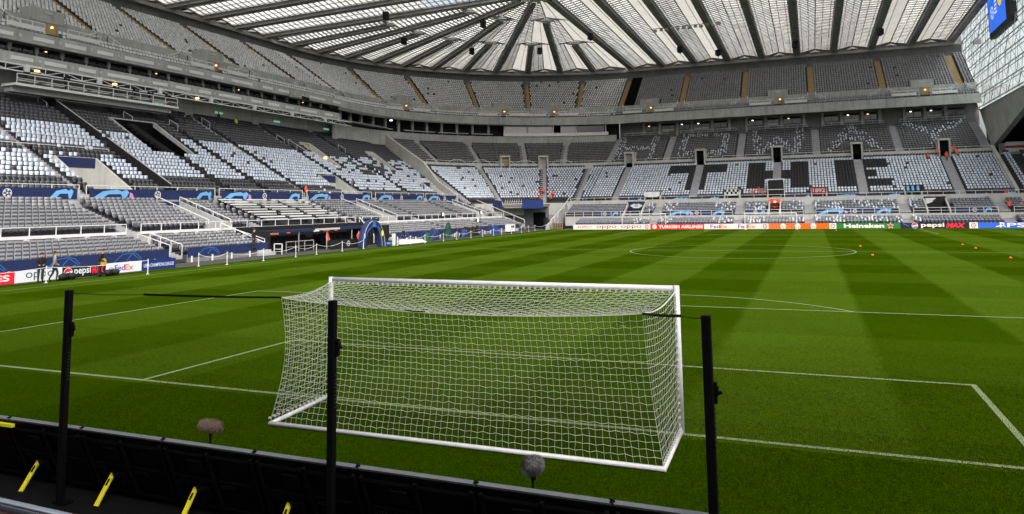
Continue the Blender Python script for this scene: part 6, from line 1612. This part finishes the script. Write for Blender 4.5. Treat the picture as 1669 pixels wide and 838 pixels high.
# ------------------------------------------------------------------ corner passage, pitchside equipment
cp = thing('corner_passage', 'dark concrete passage in the far left corner between the stands', 'passage', (-45, 112, 0))
mb = MB(); mb.box((-46.0, 116.0, 2.0), (13.0, .5, 4.2)); mb.build('passage_wall', 'concrete_dark', cp)
mb = MB(); mb.box((-41.2, 115.7, 1.5), (2.4, .1, 3.0)); mb.build('doorway', 'black', cp)
mb = MB(); mb.box((-46, 113.2, 4.35), (13.5, 6.0, .4)); mb.build('deck', 'concrete_dark', cp)
for (x0, x1, m) in ((-50.0, -46.4, 'navy'), (-42.4, -38.4, 'blue')):
    mb = MB(); mb.box(((x0 + x1) / 2, 110.1, 4.5), (x1 - x0, .06, 1.5)); mb.build('cover_sheet', m, cp)
mb = MB()
for k in range(8): mb.bar((-46 + k * .45, 110.2, 3.8), (-45.8 + k * .45, 110.4, 5.4), .07)
for k in range(3): mb.bar((-46, 110.3, 4.0 + .5 * k), (-42.6, 110.3, 4.0 + .5 * k), .07)
mb.build('steel_frame', 'steel_pale', cp)
mb = MB(); wall_along(mb, PF, -37.2, [(12.5, 0, .8), (18.4, 0, 2.6), (24.5, 0, 5.0)], .5); mb.build('end_wall', 'concrete', cp)
rail(cp, [(-36.9, 109.8, .8), (-36.9, 115.5, 2.6), (-36.9, 121.5, 5.0)], .9, .08, 2.0, 0, 'handrail')
mb = MB(); mb.hexa([(-53.3, 108.0, 0), (-53.3, 108.4, 0), (-40.9, 107.4, 0), (-40.9, 107.0, 0), (-53.3, 108.0, 5.6), (-53.3, 108.4, 5.6), (-40.9, 107.4, .9), (-40.9, 107.0, .9)]); mb.build('end_wall', 'concrete', side)
rail(side, [(-53.3, 108.2, 5.6), (-40.9, 107.2, .9)], .9, .08, 2.2, 0, 'handrail')
def cover(x, y, sx, sy, h, mat, lab, nm='covered_equipment', cat='cover'):
    """cloth thrown over kit: uneven tapered lump"""
    t = thing(nm, lab, cat, (x, y, 0)); rnd = random.Random(int(x * 13 + y * 7)); mb = MB(); rings = []; n = 10
    for k, (zz, s_) in enumerate(((0, 1.0), (h * .35, .95), (h * .7, .82), (h * .92, .6), (h, .25))):
        rings.append([(x + sx / 2 * s_ * math.cos(a) * rnd.uniform(.6, 1.15), y + sy / 2 * s_ * math.sin(a) * rnd.uniform(.6, 1.15), zz * rnd.uniform(.85, 1.12)) for a in frange(0, 2 * math.pi * (n - 1) / n, n - 1)])
    V = [p for g in rings for p in g]; F = [tuple(range((len(rings) - 1) * n, len(rings) * n))]
    for i in range(len(rings) - 1):
        for k in range(n): F.append((i * n + k, i * n + (k + 1) % n, (i + 1) * n + (k + 1) % n, (i + 1) * n + k))
    mb.add(V, F); mb.build('cloth', mat, t)
cover(-38.0, 66.6, 1.2, 2.4, 1.0, 'green_cloth', 'green sheet over kit by the touchline right of the arch'); cover(-37.9, 67.3, 1.0, 1.8, .5, 'blue', 'blue kit bag at the foot of the green sheet')
cover(-39.4, 75.0, 1.1, 1.6, 2.0, 'green_cloth', 'tall dark green cover over a pitchside camera'); cover(-38.6, 78.2, 1.0, 2.0, 1.0, 'blue', 'blue cover in front of the camera crew')
cover(-38.4, 88.5, 1.0, 2.6, 1.5, 'blue', 'bright blue cover near the far corner'); cover(-39.2, 70.5, 1.2, 3.0, 1.4, 'navy', 'navy cover beside a wheel-like frame'); cover(-39.6, 83.5, 1.4, 4, 1.2, 'near_black', 'black cases heaped below the bright lamp')
cover(-39.4, 80.6, 1.4, 4, 1.3, 'near_black', 'black cases between the camera crew', 'equipment_cases', 'case')
cover(-38.8, 112.8, 1.6, 1.4, 1.9, 'near_black', 'black covered camera beside the corner passage')
t = thing('floor_boards', 'white folded boards lying at the edge of the grass', 'board', (-37.4, 62, 0))
for k, (y0, y1, z) in enumerate(((59.6, 64.8, .25), (62.8, 65.2, .08))): mb = MB(); mb.hexa([(-37.9, y0, 0), (-37.2, y0, 0), (-37.2, y1, 0), (-37.9, y1, 0), (-37.9, y0 + .3, z + .3), (-37.6, y0 + .3, z + .3), (-37.6, y1, z + .1), (-37.9, y1, z + .1)]); mb.build('board', 'steel_pale', t)
t = thing('steel_mesh_crate', 'yellowish steel crate in the far corner', 'crate', (-35.6, 109.6, 0))
mb = MB()
for k in range(7):
    mb.bar((-36.6 + k * .32, 109.6, 0), (-36.6 + k * .32, 109.6, 1.2), .06)
for k in range(5): mb.bar((-36.6, 109.6, .1 + k * .27), (-34.7, 109.6, .1 + k * .27), .06)
mb.build('mesh', 'stair_tan', t); mb = MB(); mb.box((-35.65, 110.2, .55), (1.9, 1.0, 1.0)); mb.build('load', 'near_black', t)
t = thing('white_case', 'white case with dark slots near the far corner', 'case', (-38.6, 95, 0)); mb = MB(); mb.box((-38.6, 95, .75), (.8, 2.2, 1.1)); mb.build('case_body', 'white_paint', t); mb = MB(); mb.box((-38.19, 94.7, .95), (.03, .5, .35)); mb.box((-38.19, 95.4, .95), (.03, .5, .35)); mb.box((-38.6, 95, .1), (.7, 2.0, .2)); mb.build('slot', 'near_black', t)
for (x, y, z, lab) in ((-40.2, 74.8, 3.2, 'bright white work lamp above the green covers'), (-40.2, 87.2, 3.3, 'brightest white work lamp on a stand near the far corner'), (-39.6, 84.6, 2.2, 'small tall white tube lamp beside the camera crew')):
    t = thing('work_lamp', lab, 'lamp', (x, y, 0)); mb = MB(); mb.bar((x, y, 0), (x, y, z - .2), .05, n=6)
    for k in range(3): mb.bar((x, y, .5), (x + .4 * math.cos(k * 2.1), y + .4 * math.sin(k * 2.1), 0), .04)
    mb.build('stand', 'near_black', t); mb = MB(); mb.box((x, y, z), (.25, .5, .45), .2); mb.build('lamp_housing', 'near_black', t); mb = MB(); mb.box((x + .16, y - .03, z), (.05, .42, .38), .2); mb.build('lamp_face', 'lamp_white', t)
# white pitchside equipment stand right of the arch
t = thing('pitch_thermometer_stand', 'slim white stand with a side arm right of the arch', 'stand', (-37.0, 57.2, 0)); mb = MB(); mb.hexa([(-37.1, 57.05, 0), (-36.9, 57.05, 0), (-36.9, 57.35, 0), (-37.1, 57.35, 0), (-37.1, 56.95, 1.3), (-36.9, 56.95, 1.3), (-36.9, 57.45, 1.3), (-37.1, 57.45, 1.3)]); mb.bar((-37, 57.1, .95), (-37, 56.5, .85), .06); mb.build('body', 'white_paint', t)
t.name = 'white_stand'
# training cones
for k, (x, y, lab) in enumerate(((9.9, 60.1, 'small orange disc cone beyond the halfway line near the circle'), (10.06, 48.1, 'small orange disc cone this side of the halfway line near the circle'), (18.5, 63.8, 'small orange disc cone furthest away on the right'), (18.5, 58.1, 'small orange disc cone just beyond the halfway line on the right'), (18.5, 46.5, 'small orange disc cone nearest, at the right edge'))):
    t = thing('disc_cone', lab, 'cone', (x, y, 0), 'training cones on the pitch'); mb = MB(); mb.tube([(x, y, .005 + .08 * q / 3) for q in range(4)], [.115, .095, .07, .035], 14); mb.build('cone', 'orange', t, smooth=True); mb = MB(); mb.tube([(x, y, .086), (x, y, .10)], [.045, .04], 10); mb.build('rim', 'stair_tan', t)
# near grass: real short blades where the turf is close to the camera
def blades(n, x0, x1, y0, y1, h):
    P = np.stack([RNG.uniform(x0, x1, n), RNG.uniform(y0, y1, n), np.zeros(n)], 1); a = RNG.uniform(0, 6.283, n); L = RNG.uniform(.5, 1.1, n) * h; w = RNG.uniform(.003, .006, n)
    dx, dy = np.cos(a), np.sin(a); le = RNG.normal(0, .45, (n, 2))
    A = P + np.stack([dx * w, dy * w, np.zeros(n)], 1); B = P - np.stack([dx * w, dy * w, np.zeros(n)], 1); T = P + np.stack([le[:, 0] * L, le[:, 1] * L, L], 1)
    V = np.stack([A, B, T], 1).reshape(-1, 3); F = np.arange(n * 3).reshape(-1, 3); return V, F

bag_v = []; bag_f = []; off = 0
for n_, x0, x1, y0, y1 in ((120000, -9.0, 9.0, -5.1, 1.0), (90000, 0.0, 13.0, -5.1, 6.0), (60000, -13.0, 11.0, 1.0, 9.0)):
    V, F = blades(n_, x0, x1, y0, y1, .028); bag_v.append(V); bag_f.append(F + off); off += len(V)
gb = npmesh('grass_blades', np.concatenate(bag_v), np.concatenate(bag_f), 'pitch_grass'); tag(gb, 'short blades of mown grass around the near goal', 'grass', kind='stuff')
# ------------------------------------------------------------------ clean up helper properties
for o in bpy.data.objects:
    if '_w' in o.keys(): del o['_w']
